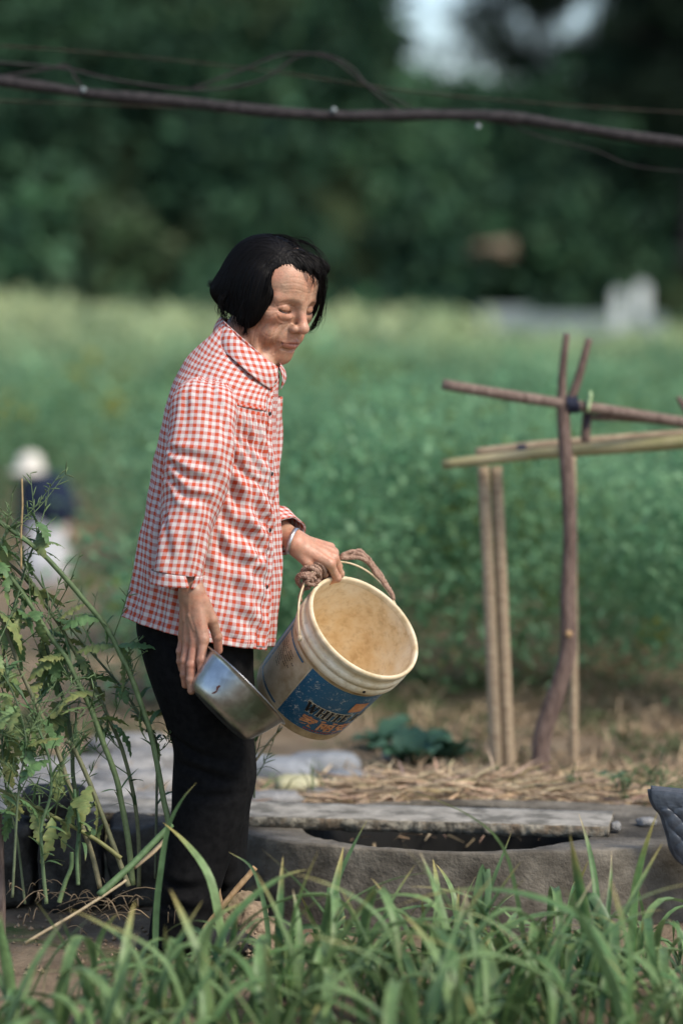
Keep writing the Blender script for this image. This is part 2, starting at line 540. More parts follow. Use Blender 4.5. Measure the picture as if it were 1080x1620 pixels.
tr = empty("concrete_trough", P(880, 528, 50), "long low pale blue-grey trough at the edge of the wood", "trough")
for (xa, xb, ya, yb, nm) in ((758, 838, 486, 528, "end_block"), (838, 1000, 497, 530, "trough_wall"), (1000, 1050, 498, 545, "end_block")):
    a = P(xa, yb, 50); b = P(xb, ya, 50)
    cx = (a + b) / 2; hx = (b[0] - a[0]) / 2; hz = (b[2] - a[2]) / 2
    Vb, Fb = boxm(cx + [0, .3, -.15], (hx, 0, 0), (0, .35, 0), (0, 0, hz + .15))
    mesh_obj(nm, Vb, Fb, M['paleconcrete'], tr, smooth=False)
for k, (xa, xb, ya, yb, lb) in enumerate(((968, 987, 448, 512, "white upright slab standing on the pale trough, the lower one"), (1003, 1025, 437, 500, "white upright slab standing on the pale trough, the taller one"))):
    a = P(xa, yb, 49.5 + k * .5); b = P(xb, ya, 49.5 + k * .5)
    w = (b[0] - a[0]) / 2; hgt = b[2] - a[2]; cx = (a[0] + b[0]) / 2
    prof = [(-w, 0), (w, 0), (w * 1.02, hgt * .8)] + [(w * math.cos(t), hgt * (.8 + .2 * math.sin(t))) for t in np.linspace(.2, math.pi - .2, 7)] + [(-w * 1.02, hgt * .8)]
    n = len(prof)
    Vb = [np.array([cx + px_, a[1] + s * .06, a[2] - .1 + pz]) for s in (-1, 1) for px_, pz in prof]
    Fb = [tuple(range(n)), tuple(range(2 * n - 1, n - 1, -1))] + [(i, i + n, (i + 1) % n + n, (i + 1) % n) for i in range(n)]
    tag(mesh_obj("stone_slab", Vb, Fb, M['whitestone'], smooth=False), lb, "slab", "white upright slabs")


# ------------------------------------------------------------------ crop field (uncountable, one mass)
def canopy(x, y):
    x = np.asarray(x, float); y = np.asarray(y, float)
    h = .64 + .33 * sm(9, 38, y) + .16 * np.sin(x * 2.1 + y * .7) * np.exp(-(y - 9) / 14) + .10 * np.sin(x * 4.3 - y * 1.3) * np.exp(-(y - 9) / 20) + .05 * np.sin(x * 9 + y * 2.2)
    h = h + .35 * np.exp(-((x + .125 * y) / (.035 * y)) ** 2) * sm(30, 45, y)
    h = h - .42 * sm(.03, .06, x / y) * sm(28, 42, y)
    return h


def in_crop(x, y):
    edge = 8.65 + .25 * np.sin(x * 3.1) + .15 * np.sin(x * 7.7 + 1)
    return (y > 18.6) | ((y > edge) & (x > -.066 * y))


Vs, Cs = [], []
for (y0, y1, npl, nl, L, W) in ((8.4, 12.5, 640, 200, .048, .017), (12.5, 19, 640, 120, .070, .026), (18.6, 32, 1200, 62, .13, .05), (32, 67, 2000, 26, .34, .15)):
    yy = y0 + (y1 - y0) * rng.random(npl); xx = (rng.random(npl) * 2 - 1) * (.22 if y0 < 18 else .30) * yy
    ok = in_crop(xx, yy)
    xx, yy = xx[ok], yy[ok]
    for x, y in zip(xx, yy):
        cl = mnoise.noise((x * 1.5, y * .75, 7.0)) + .5 * mnoise.noise((x * 3.7, y * 1.7, 2.0))
        if y < 30 and cl < (-.10 if y < 16 else -.22): continue
        g0 = float(gz(x, y)); top = float(canopy(x, y)) + rng.normal(0, .06) + (.42 if y < 24 else .14) * cl
        n = nl
        t = rng.random(n) ** .6
        c = np.stack([x + rng.normal(0, .11 + .004 * y, n), y + rng.normal(0, .11 + .004 * y, n), g0 + .03 + (top - g0) * t], 1)
        az = rng.uniform(0, 2 * math.pi, n); el = rng.uniform(-.3, 1.2, n)
        d = np.stack([np.cos(az) * np.cos(el), np.sin(az) * np.cos(el), np.sin(el)], 1)
        hue = rng.random()
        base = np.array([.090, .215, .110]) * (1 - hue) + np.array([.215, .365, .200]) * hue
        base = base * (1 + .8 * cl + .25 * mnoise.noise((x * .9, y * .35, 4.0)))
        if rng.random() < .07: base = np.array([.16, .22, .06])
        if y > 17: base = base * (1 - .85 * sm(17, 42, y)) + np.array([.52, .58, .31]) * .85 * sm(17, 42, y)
        col = base * rng.uniform(.85, 1.18, (n, 1)) * np.ones((1, 3))
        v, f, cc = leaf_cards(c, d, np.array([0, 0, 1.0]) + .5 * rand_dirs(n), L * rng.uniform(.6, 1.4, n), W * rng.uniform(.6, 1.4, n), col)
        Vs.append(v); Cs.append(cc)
# a few yellow flower heads on the left
for (px, py, d) in ((120, 598, 21), (178, 640, 20.5), (193, 638, 22), (40, 660, 20), (12, 640, 21), (60, 605, 23), (140, 570, 24), (5, 668, 20), (870, 935, 10.2), (905, 905, 10.6), (1030, 1005, 10)):
    n = 26; dd = rand_dirs(n); c = P(px, py, d) + dd * .03 * d / 20
    v, f, cc = leaf_cards(c, dd, rand_dirs(n), np.full(n, .06), np.full(n, .04), np.tile([.50, .42, .03], (n, 1)))
    Vs.append(v); Cs.append(cc)
V = np.vstack(Vs); C = np.vstack(Cs)
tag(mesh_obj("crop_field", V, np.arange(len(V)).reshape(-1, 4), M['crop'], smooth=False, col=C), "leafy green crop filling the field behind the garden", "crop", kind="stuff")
# the fallen-in bed of foliage below the canopy

# ------------------------------------------------------------------ signed-distance modelling for bodies
def s_ell(p, c, r):
    q = p - np.asarray(c); r = np.asarray(r, float)
    k0 = np.linalg.norm(q / r, axis=1); k1 = np.linalg.norm(q / (r * r), axis=1)
    return k0 * (k0 - 1) / (k1 + 1e-9)


def s_cap(p, a, b, ra, rb=None):
    a = np.asarray(a, float); b = np.asarray(b, float); rb = ra if rb is None else rb
    ab = b - a; t = np.clip((p - a) @ ab / (ab @ ab + 1e-12), 0, 1)
    return np.linalg.norm(p - a - t[:, None] * ab, axis=1) - (ra + (rb - ra) * t)


def smin(a, b, k):
    h = np.clip(.5 + .5 * (b - a) / k, 0, 1)
    return b + (a - b) * h - k * h * (1 - h)


def smax(a, b, k): return -smin(-a, -b, k)


def sdf_mesh(f, lo, hi, h):
    """naive surface nets, fine samples only near the surface"""
    lo = np.asarray(lo, float); hi = np.asarray(hi, float); st = 4
    nc = np.ceil((hi - lo) / (h * st)).astype(int) + 1
    n = (nc - 1) * st + 1
    cg = np.stack(np.meshgrid(*[np.arange(k) for k in nc], indexing='ij'), -1).reshape(-1, 3)
    cv = f(lo + cg * (h * st)).reshape(nc)
    near = np.abs(cv) < h * st * 1.9
    ci = cv < 0
    for ax_ in range(3):
        s0 = [slice(None)] * 3; s1 = [slice(None)] * 3; s0[ax_] = slice(0, -1); s1[ax_] = slice(1, None)
        df = ci[tuple(s0)] != ci[tuple(s1)]
        near[tuple(s0)] |= df; near[tuple(s1)] |= df
    val = np.repeat(np.repeat(np.repeat(cv, st, 0), st, 1), st, 2)[:n[0], :n[1], :n[2]].copy()
    msk = np.zeros(n, bool)
    for c in np.argwhere(near):
        a = np.maximum(c * st - st // 2 - 1, 0); b = c * st + st // 2 + 2
        msk[a[0]:b[0], a[1]:b[1], a[2]:b[2]] = True
    ii = np.argwhere(msk)
    val[msk] = f(lo + ii * h)
    ins = val < 0
    c8 = [ins[dx:n[0] - 1 + dx, dy:n[1] - 1 + dy, dz:n[2] - 1 + dz] for dx in (0, 1) for dy in (0, 1) for dz in (0, 1)]
    s = sum(a.astype(np.int8) for a in c8)
    act = (s > 0) & (s < 8)
    cells = np.argwhere(act)
    acc = np.zeros((len(cells), 3)); cnt = np.zeros(len(cells))
    corner = [(a, b, c) for a in (0, 1) for b in (0, 1) for c in (0, 1)]
    for p0 in corner:
        for ax in range(3):
            if p0[ax] == 1: continue
            p1 = list(p0); p1[ax] = 1
            v0 = val[tuple((cells + p0).T)]; v1 = val[tuple((cells + p1).T)]
            cr = (v0 < 0) != (v1 < 0)
            t = np.where(cr, v0 / (v0 - v1 + 1e-12), 0)
            q = np.tile(np.array(p0, float), (len(cells), 1)); q[:, ax] += t
            acc[cr] += q[cr]; cnt[cr] += 1
    V = lo + (cells + acc / np.maximum(cnt, 1)[:, None]) * h
    idx = -np.ones(act.shape, int); idx[tuple(cells.T)] = np.arange(len(cells))
    Q = []
    for ax in range(3):
        sl0 = [slice(None)] * 3; sl1 = [slice(None)] * 3
        sl0[ax] = slice(0, -1); sl1[ax] = slice(1, None)
        e = ins[tuple(sl0)] != ins[tuple(sl1)]
        o = [a for a in range(3) if a != ax]
        pos = np.argwhere(e)
        ok = (pos[:, o[0]] > 0) & (pos[:, o[1]] > 0) & (pos[:, o[0]] < n[o[0]] - 1) & (pos[:, o[1]] < n[o[1]] - 1)
        pos = pos[ok]
        def cell(d0, d1):
            q = pos.copy(); q[:, o[0]] -= d0; q[:, o[1]] -= d1
            return idx[tuple(q.T)]
        quad = np.stack([cell(0, 0), cell(1, 0), cell(1, 1), cell(0, 1)], 1)
        flip = ins[tuple(pos.T)]
        if ax == 1: flip = ~flip
        quad[~flip] = quad[~flip][:, ::-1]
        Q.append(quad)
    Q = np.vstack(Q); Q = Q[(Q >= 0).all(1)]
    # one projection step onto the true surface
    e = h * .5; fv = f(V)
    gr = np.stack([f(V + np.eye(3)[k] * e) - f(V - np.eye(3)[k] * e) for k in range(3)], 1) / (2 * e)
    gl = np.linalg.norm(gr, axis=1)[:, None]
    V = V - np.clip(fv[:, None] * gr / (gl * gl + 1e-6), -h, h) * .8
    return V, Q


# frame of the held bucket (its axis, base and folded handle), needed for the hand that holds it
def cam_vec(r, u, f): return CR * r + CU * u + CF * f
BN = nrm(cam_vec(.523, .617, -.589))
BC = B(576, 992, .0)                       # centre of the opening
BH = .262
BB = BC - BN * BH                          # centre of the base
e1 = cam_vec(0, 0, -1); be1 = nrm(e1 - BN * (e1 @ BN)); be2 = np.cross(BN, be1)
if be2[0] < 0: be2 = -be2


def brad(h): return .1135 + .0175 * h / BH
def bpt(phi, h, dr=0.0):
    r = brad(h) + dr
    return BB + BN * h + r * (math.cos(phi) * be1 + math.sin(phi) * be2)


pA, pB = bpt(R(-42), .206, .010), bpt(R(138), .206, .010)
def bail_pt(t):
    """t 0..1 along the handle, folded back over the top side of the rim"""
    ph = R(-42 - 180 * t); k = math.sin(math.pi * t)
    return bpt(ph, .206 + .068 * k ** .8, .010 + .025 * k)

# ------------------------------------------------------------------ the woman
YAW, TILT, ROLL = R(43), R(19), R(3)
hf = np.array([math.cos(YAW) * math.cos(TILT), -math.sin(YAW) * math.cos(TILT), -math.sin(TILT)])
hl = np.array([math.sin(YAW), math.cos(YAW), 0]); hu = np.cross(hf, hl)
hl, hu = hl * math.cos(ROLL) - hu * math.sin(ROLL), hu * math.cos(ROLL) + hl * math.sin(ROLL)
HM = np.stack([hf, hl, hu], 1)           # head-local -> world
HS = 1.045
HC = B(473, 489, -.005) - hf * .080 * HS


def H(v): return HC + HS * np.asarray(v, float) @ HM.T
def Hinv(p): return (p - HC) @ HM / HS


SLIT = [(.0755, .0205, -.0085), (.0795, .0265, -.0090), (.0803, .0335, -.0098), (.0782, .0405, -.0095), (.0725, .0475, -.0080)]


def head_sdf(q):
    """head-local metres: x forward, y to her left, z up, origin between the ears at eye level"""
    x, y, z = q.T
    a = np.stack([x, np.abs(y), z], 1)                       # mirrored copy of the point
    d = s_ell(q, (-.012, 0, .034), (.094, .074, .084))
    d = smin(d, s_ell(q, (.030, 0, .035), (.056, .060, .060)), .03)            # forehead
    d = smin(d, s_ell(q, (.028, 0, -.036), (.056, .056, .080)), .03)           # face
    d = smin(d, s_ell(a, (.022, .045, -.068), (.038, .017, .034)), .022)         # jaw sides
    d = smin(d, s_ell(q, (.064, 0, -.103), (.025, .025, .022)), .026)          # chin
    d = smin(d, s_ell(q, (.064, 0, -.064), (.029, .030, .026)), .022)          # muzzle
    d = smin(d, s_ell(a, (.052, .047, -.022), (.021, .017, .015)), .020)       # cheekbone
    d = smin(d, s_cap(a, (.081, .010, .017), (.062, .050, .014), .0085, .007), .016)   # brow ridge
    d = smax(d, -s_ell(a, (.092, .033, -.001), (.018, .021, .014)), .014)      # socket
    d = smin(d, s_ell(a, (.0655, .0335, -.002), (.0155, .0175, .0135)), .005)   # lids
    for k in range(4): d = smax(d, -s_cap(a, SLIT[k], SLIT[k + 1], .0027), .002)      # lid slit
    d = smin(d, s_cap(a, (.080, .022, -.0185), (.070, .046, -.0165), .0045), .008)   # eye bag
    d = smin(d, s_cap(q, (.084, 0, .008), (.1045, 0, -.030), .0075, .0095), .012)    # nose
    d = smin(d, s_ell(q, (.1055, 0, -.0345), (.0125, .0125, .0105)), .008)
    d = smin(d, s_ell(a, (.0935, .0145, -.0385), (.0115, .0080, .0085)), .006)
    d = smax(d, -s_ell(a, (.1015, .0075, -.0465), (.0065, .0036, .0045)), .002)     # nostrils
    d = smax(d, -s_cap(a, (.092, .0225, -.033), (.082, .034, -.058), .0022, .0018), .006)  # nasolabial fold
    d = smax(d, -s_cap(a, (.082, .034, -.058), (.071, .037, -.083), .0018, .0012), .005)
    d = smin(d, s_ell(a, (.0575, .042, -.062), (.014, .010, .018)), .014)            # sagging cheek
    d = smax(d, -s_cap(a, (.077, .031, -.076), (.064, .036, -.098), .0016), .005)   # marionette line
    d = smin(d, s_cap(a, (.0955, 0, -.0655), (.083, .023, -.0705), .0042, .0025), .004)   # upper lip
    d = smin(d, s_cap(a, (.0925, 0, -.0765), (.083, .020, -.0745), .0052, .003), .004)    # lower lip
    d = smax(d, -s_cap(a, (.0985, 0, -.0708), (.082, .0255, -.0735), .0011), .002)   # mouth line
    d = smax(d, -s_cap(a, (.090, 0, -.0865), (.082, .018, -.0845), .0020), .006)     # under the lip
    d = smin(d, s_ell(a, (-.004, .070, -.014), (.014, .007, .028)), .006)            # ear
    d = smin(d, s_ell(a, (.000, .072, -.043), (.007, .005, .009)), .004)             # lobe
    return d


NECK0 = H((-.030, 0, -.055)); NECK1 = B(362, 566, .02)


def upper_sdf(p):
    d = head_sdf(Hinv(p))
    nk = s_cap(p, NECK0, NECK1, .043, .050)
    thr = s_cap(p, H((.018, 0, -.085)), B(408, 598, .0), .024, .032)
    nk = smin(nk, thr, .03)
    for s in (-1, 1):                                                            # neck cords
        nk = smin(nk, s_cap(p, H((-.004, s * .058, -.045)), B(418, 596, .0) + np.array([0, s * .018, 0]), .007, .006), .010)
    d = smin(d, nk, .018)
    return d


# --- hands: local x along the fingers, y to the thumb side (right hand), z dorsal
def hand_parts(Mh, o, s, pose, thumb, sc=1.0):
    """returns palm capsules and finger chains in world coordinates; s=+1 right hand, -1 left hand"""
    def T(v): v = np.asarray(v, float) * sc; return o + Mh @ np.array([v[0], v[1] * s, v[2]])
    mcp = [(.088, .026, .002), (.092, .006, .004), (.087, -.013, .002), (.077, -.030, -.003)]
    ln = [(.042, .026, .021), (.047, .030, .022), (.043, .028, .021), (.033, .021, .018)]
    rd = [(.0098, .0088, .0075), (.0100, .0090, .0077), (.0095, .0085, .0072), (.0083, .0075, .0065)]
    palm = [(T((.0, .010, -.003)), T(mcp[0]), .0175 * sc, .0118 * sc), (T((.0, .003, -.003)), T(mcp[1]), .0180 * sc, .0120 * sc),
            (T((.0, -.005, -.003)), T(mcp[2]), .0175 * sc, .0115 * sc), (T((.0, -.012, -.004)), T(mcp[3]), .0165 * sc, .0105 * sc),
            (T((.030, .004, -.010)), T((.070, -.010, -.010)), .015 * sc, .014 * sc)]
    fing = []
    for k in range(4):
        fl, sp = pose[k][:3], pose[k][3]
        pt = np.array(mcp[k]); ang = 0; ch = [T(pt)]
        for j in range(3):
            ang += fl[j]
            dv = np.array([math.cos(ang) * math.cos(sp), math.cos(ang) * math.sin(sp), -math.sin(ang)])
            pt = pt + dv * ln[k][j]; ch.append(T(pt))
        fing.append((ch, [r * sc for r in (rd[k][0], rd[k][0], rd[k][1], rd[k][2])]))
    th = [T(v) for v in thumb]
    fing.append((th, [r * sc for r in (.0150, .0118, .0100, .0085)]))
    ten = [(T((.02, .006 - .008 * k, .0105)), T((mcp[k][0] - .006, mcp[k][1], mcp[k][2] + .0085)), .0030 * sc) for k in range(4)]
    return palm, fing, ten


def hand_sdf(p, parts):
    palm, fing, ten = parts
    d = None
    for a, b, ra, rb in palm:
        e = s_cap(p, a, b, ra, rb); d = e if d is None else smin(d, e, .010)
    for a, b, r in ten: d = smin(d, s_cap(p, a, b, r), .005)
    out = d
    for ch, rd in fing:
        f = None
        for j in range(3):
            e = s_cap(p, ch[j], ch[j + 1], rd[j], rd[j + 1]); f = e if f is None else smin(f, e, .002)
        for j in (1, 2): f = smin(f, np.linalg.norm(p - ch[j], axis=1) - rd[j] * 1.04, .003)
        out = np.minimum(out, smin(d, f, .007))
    return out


# right arm and hand (near side), holding the rim of the bowl
RW = B(303, 943, -.205); RE = B(303, 792, -.185); RS = B(322, 628, -.135)
rz = nrm([-.62, -.78, .05]); rx = nrm([.19, .05, -1.0]); rx = nrm(rx - rz * (rx @ rz)); ry = np.cross(rz, rx)
RHM = np.stack([rx, ry, rz], 1)
r_parts = hand_parts(RHM, RW, 1, [(-.20, .16, .10, .0), (-.26, .18, .12, -.06), (-.20, .22, .15, -.13), (-.12, .28, .2, -.22)],
                     [(.012, .018, -.012), (.050, .027, -.026), (.084, .025, -.042), (.112, .016, -.054)], 1.03)
# left arm and hand (far side), gripping the roped handle
LE = B(405, 812, .155); LS = B(402, 628, .165)
lx = nrm([.88, .02, -.36]); lz = nrm([.30, -.62, .72]); lz = nrm(lz - lx * (lz @ lx)); ly = np.cross(lz, lx)
LHM = np.stack([lx, ly, lz], 1)
LW = bail_pt(.43) - LHM @ np.array([.084, .002, -.020])
l_parts = hand_parts(LHM, LW, -1, [(.85, 1.35, .9, .05), (.95, 1.35, .9, .0), (1.0, 1.35, .9, -.05), (1.05, 1.3, .9, -.1)],
                     [(.012, .018, -.010), (.040, .033, -.014), (.066, .034, -.022), (.088, .030, -.030)], .95)


def rarm_sdf(p):
    d = smin(s_cap(p, RS, RE, .044, .036), s_cap(p, RE, RE + (RW - RE) * .45, .037, .033), .02)
    d = smin(d, s_cap(p, RE + (RW - RE) * .4, RW + rx * .006, .033, .0195), .02)
    d = smin(d, s_cap(p, RW - ry * .010 - rx * .01, RW + ry * .010 - rx * .01, .0165), .012)
    d = smin(d, hand_sdf(p, r_parts), .014)
    for pts in (((-.10, .012, .0235), (-.04, .004, .0215), (.0, .010, .0165), (.04, .004, .0150), (.07, .014, .0125)), ((-.09, -.006, .0235), (-.03, -.006, .0205), (.01, -.008, .0155), (.05, -.012, .0140))):
        w = [RW + RHM @ np.array(v) for v in pts]
        for a, b in zip(w[:-1], w[1:]): d = smin(d, s_cap(p, a, b, .0030), .004)
    return d


def larm_sdf(p):
    d = smin(s_cap(p, LS, LE, .044, .036), s_cap(p, LE, LW, .036, .021), .02)
    d = smin(d, s_cap(p, LW - ly * .009, LW + ly * .009, .0175), .012)
    return smin(d, hand_sdf(p, l_parts), .012)


def trunk_sdf(p):
    d = s_ell(p, B(340, 715, .0), (.085, .115, .15))
    d = smin(d, s_ell(p, B(320, 900, .0), (.095, .13, .17)), .06)
    d = smin(d, s_ell(p, B(308, 1010, .0), (.10, .13, .11)), .06)
    for a, b, c, off in (((312, 1050), (338, 1250), (290, 1470), -.07), ((335, 1060), (358, 1260), (355, 1455), .07)):
        d = smin(d, s_cap(p, B(*a, off), B(*b, off), .066, .042), .05)
        d = smin(d, s_cap(p, B(*b, off), B(*c, off), .042, .03), .03)
    for a in (RS, LS): d = smin(d, np.linalg.norm(p - a + [0, 0, .03], axis=1) - .035, .04)
    d = smin(d, s_cap(p, RS - [0, 0, .03], RE, .034, .032), .03); d = smin(d, s_cap(p, LS - [0, 0, .03], LE, .034, .032), .03)
    return smin(d, s_cap(p, NECK1, B(350, 640, 0), .05, .06), .05)


def bbox(pts, m):
    a = np.array(pts); return a.min(0) - m, a.max(0) + m


zones = []
zones.append((upper_sdf, *bbox([H((.12, 0, 0)), H((-.11, 0, 0)), H((0, .085, 0)), H((0, -.085, 0)), H((0, 0, .125)), H((.06, 0, -.13)), NECK1 - [.05, .05, .05], B(412, 606, 0)], .012), .00145))
rp = [v for ch, _ in r_parts[1] for v in ch] + [RW, RW + (RE - RW) * .65]
zones.append((rarm_sdf, *bbox(rp, .034), .0016))
lp = [v for ch, _ in l_parts[1] for v in ch] + [LW, LW + (LE - LW) * .75]
zones.append((larm_sdf, *bbox(lp, .034), .0016))
zones.append((trunk_sdf, *bbox([B(200, 600, -.2), B(440, 1500, .2), B(300, 600, -.2)], .07), .011))
Vb, Fb, nb = [], [], 0
zones_n = []
for f, lo, hi, hh in zones:
    v, q = sdf_mesh(f, lo, hi, hh); zones_n.append(len(v)); Vb.append(v); Fb.append(q + nb); nb += len(v)
Vb = np.vstack(Vb); Fb = np.vstack(Fb)
# wrinkles: shallow creases pressed into the face, drawn as (arc round the head, height) lines
WR_L = [([(0, .038), (.03, .042), (.055, .036)], .9, 1.7), ([(0, .050), (.035, .054), (.06, .047)], .9, 1.7), ([(0, .062), (.03, .065), (.05, .062)], .7, 1.7), ([(.006, .010), (.005, .026)], 1.2, 1.7),
        ([(.057, -.004), (.075, .011)], 1.1, 1.5), ([(.057, -.006), (.082, -.001)], 1.2, 1.5), ([(.057, -.009), (.080, -.015)], 1.2, 1.5), ([(.055, -.013), (.072, -.028)], 1.0, 1.6),
        ([(.017, -.019), (.03, -.028), (.046, -.027), (.058, -.017)], 1.8, 2.0), ([(.02, -.027), (.034, -.036), (.05, -.036)], 1.0, 1.8), ([(.019, .0035), (.033, .0080), (.047, .0055), (.061, -.002)], 1.9, 1.6), ([(.024, .012), (.04, .0145), (.056, .008)], 1.0, 1.6),
        ([(.021, -.032), (.029, -.044), (.037, -.058), (.040, -.074)], 2.6, 2.4), ([(.040, -.036), (.049, -.050), (.053, -.070), (.048, -.090)], 1.9, 2.0), ([(.056, -.040), (.064, -.058), (.066, -.078), (.059, -.096)], 1.7, 2.0),
        ([(.072, -.040), (.080, -.062), (.078, -.086)], 1.4, 1.9), ([(.087, -.044), (.094, -.066), (.09, -.088)], 1.2, 1.9), ([(.060, -.030), (.075, -.050)], .9, 1.7), ([(.046, -.058), (.058, -.066), (.070, -.064)], .9, 1.6),
        ([(.026, -.074), (.033, -.086), (.034, -.099)], 1.9, 2.0), ([(.006, -.051), (.005, -.062)], .7, 1.3), ([(.013, -.052), (.012, -.063)], .7, 1.3), ([(.02, -.054), (.018, -.065)], .7, 1.3), ([(0, -.0875), (.010, -.0865), (.020, -.082)], 1.4, 1.9)]
nu = zones_n[0]
qv = Hinv(Vb[:nu]); arc = np.arctan2(np.abs(qv[:, 1]), qv[:, 0]) * .09; uvw = np.stack([arc, qv[:, 2]], 1)
fn_ = np.zeros(nu)
fm = (qv[:, 0] > .005) & (qv[:, 2] < .09) & (qv[:, 2] > -.12)
for ln, dep, wd in WR_L:
    ln = spline(np.array(ln), 14) if len(ln) > 2 else np.array(ln)
    dm = np.full(nu, 9.0)
    for a_, b_ in zip(ln[:-1], ln[1:]):
        ab = b_ - a_; t_ = np.clip((uvw - a_) @ ab / (ab @ ab + 1e-12), 0, 1)
        dm = np.minimum(dm, np.linalg.norm(uvw - a_ - t_[:, None] * ab, axis=1))
    w_ = wd / 1000
    fn_ += fm * (-dep * .00036 * np.exp(-(dm / w_) ** 2) + .30 * dep * .00050 * np.exp(-((dm - 2.1 * w_) / (1.1 * w_)) ** 2))
gh = .002
gn = np.stack([upper_sdf(Vb[:nu] + np.eye(3)[k] * gh) - upper_sdf(Vb[:nu] - np.eye(3)[k] * gh) for k in range(3)], 1)
gn /= np.linalg.norm(gn, axis=1)[:, None] + 1e-9
Vb[:nu] += gn * fn_[:, None]
# skin colour: complexion, lips, brows, blush, age spots
q = Hinv(Vb); aq = np.stack([q[:, 0], np.abs(q[:, 1]), q[:, 2]], 1)
face = np.linalg.norm(q, axis=1) < .15
skin = np.tile(np.array([.45, .255, .170]), (len(Vb), 1))
def paint(w, c): 
    global skin
    w = np.clip(w, 0, 1)[:, None]; skin = skin * (1 - w) + np.asarray(c) * w
def near(a, b, r, soft): return 1 - sm(r, r + soft, s_cap(aq, a, b, 0.0))
paint(.45 * near((.058, .046, -.035), (.055, .046, -.055), .012, .02) * face, (.50, .235, .155))
paint(.30 * near((.08, 0, .05), (.06, .03, .055), .02, .03) * face, (.54, .33, .225))
paint(.35 * near((.1055, 0, -.034), (.1, 0, -.02), .006, .012) * face, (.52, .26, .175))
paint(.75 * near((.0965, 0, -.067), (.083, .022, -.072), .003, .003) * face, (.33, .135, .105))
paint(.75 * near((.094, 0, -.0765), (.083, .019, -.0745), .004, .003) * face, (.37, .16, .125))
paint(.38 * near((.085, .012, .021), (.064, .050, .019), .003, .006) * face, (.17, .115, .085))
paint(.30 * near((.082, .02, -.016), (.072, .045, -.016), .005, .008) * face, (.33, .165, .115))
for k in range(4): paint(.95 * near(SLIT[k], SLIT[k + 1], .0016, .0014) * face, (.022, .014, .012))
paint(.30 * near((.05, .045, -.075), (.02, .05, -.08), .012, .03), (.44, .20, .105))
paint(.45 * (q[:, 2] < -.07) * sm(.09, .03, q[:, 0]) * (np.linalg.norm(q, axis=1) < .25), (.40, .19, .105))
paint(.35 * near((.09, 0, -.09), (.075, .02, -.098), .01, .012) * face, (.44, .215, .12))
for k in range(16):
    c = np.array([rng.uniform(.02, .09), rng.uniform(.01, .06) * rng.choice([-1, 1]), rng.uniform(-.08, .06)])
    paint(.30 * (1 - sm(.002, .007, np.linalg.norm(q - c * np.array([1, 1, 1]), axis=1))) * face, (.30, .155, .09))
rl = (Vb - RW) @ RHM
paint(.85 * (np.abs(rl).max(1) < .25), (.35, .185, .118))
paint(.5 * sm(.05, .12, rl[:, 0]) * (np.abs(rl).max(1) < .25), (.38, .185, .13))
paint(.25 * (1 - sm(0, .05, np.abs(rl[:, 0]))) * (np.linalg.norm(rl, axis=1) < .2), (.36, .20, .13))
WOM = empty("person", B(300, 1490, 0) * [1, 1, 0], "person in red checked shirt and black trousers holding a bucket and bowl", "person")
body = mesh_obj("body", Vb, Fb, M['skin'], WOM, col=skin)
for s in (-1, 1):
    pts = H((.0655, s * .0335, -.003))
    v, f = lathe([(.0130 * math.sin(t) + 1e-5, .0130 * math.cos(t)) for t in np.linspace(0, math.pi, 12)], pts, hf, 20)
    mesh_obj("eye", v, f, M['eye'], body)
v, f = lathe([(.0042 * math.sin(t) + 1e-5, .0042 * math.cos(t)) for t in np.linspace(0, math.pi, 9)], H((.006, -.079, -.047)), hu, 14)
mesh_obj("earring", v, f, M['amber'], body)

# --- hair: a cap grown as one surface plus strands lying on it
def hair_sdf(p):
    q = Hinv(p); x, y, z = q.T
    d = s_ell(q, (-.018, -.003, .036), (.104, .083, .086))
    d = smin(d, s_ell(q, (-.042, -.004, -.004), (.082, .084, .066)), .03)
    d = smin(d, s_ell(q, (-.082, -.020, -.022), (.040, .060, .026)), .03)
    d = smin(d, s_ell(q, (.016, -.075, -.002), (.040, .020, .062)), .022)           # curtain beside the near cheek
    d = smin(d, s_ell(q, (.042, .060, .015), (.030, .014, .058)), .02)              # curtain on the far side
    d = smin(d, s_ell(q, (.050, .026, .086), (.034, .050, .020)), .02)              # fringe swept across
    # cut away the face
    lim = .033 + .05 * sm(.02, .075, z) 
    cut = s_ell(q, (.126, -.006, -.010), (.086, .074, .104))
    d = smax(d, -cut, .008)
    cut2 = s_ell(q, (.088, -.060, .058), (.046, .036, .044))
    d = smax(d, -cut2, .008)
    d = smax(d, -(z + .066 + .10 * np.clip(-x - .02, -.02, .1) * -1.0), .012)       # bob line, higher at the back
    return d


hv, hq = sdf_mesh(hair_sdf, *bbox([H((.13, 0, 0)), H((-.14, 0, 0)), H((0, .11, 0)), H((0, -.11, 0)), H((0, 0, .145)), H((0, 0, -.11))], .04), .0028)
hgn = np.stack([hair_sdf(hv + np.eye(3)[k] * .002) - hair_sdf(hv - np.eye(3)[k] * .002) for k in range(3)], 1)
hgn /= np.linalg.norm(hgn, axis=1)[:, None] + 1e-9
hql = Hinv(hv); rel = hql - np.array([.035, -.045, .112]); azh = np.arctan2(rel[:, 1], rel[:, 0])
hv = hv + hgn * np.array([.0022 * mnoise.noise((a_ * 16, r_ * 9, 1.0)) + .0014 * mnoise.noise((a_ * 42, r_ * 12, 5.0)) for a_, r_ in zip(azh, np.linalg.norm(rel, axis=1))])[:, None]
hair = mesh_obj("hair", hv, hq, M['hair'], WOM)


def hgrad(p, e=.002):
    return np.stack([hair_sdf(p + np.eye(3)[k] * e) - hair_sdf(p - np.eye(3)[k] * e) for k in range(3)], 1) / (2 * e)


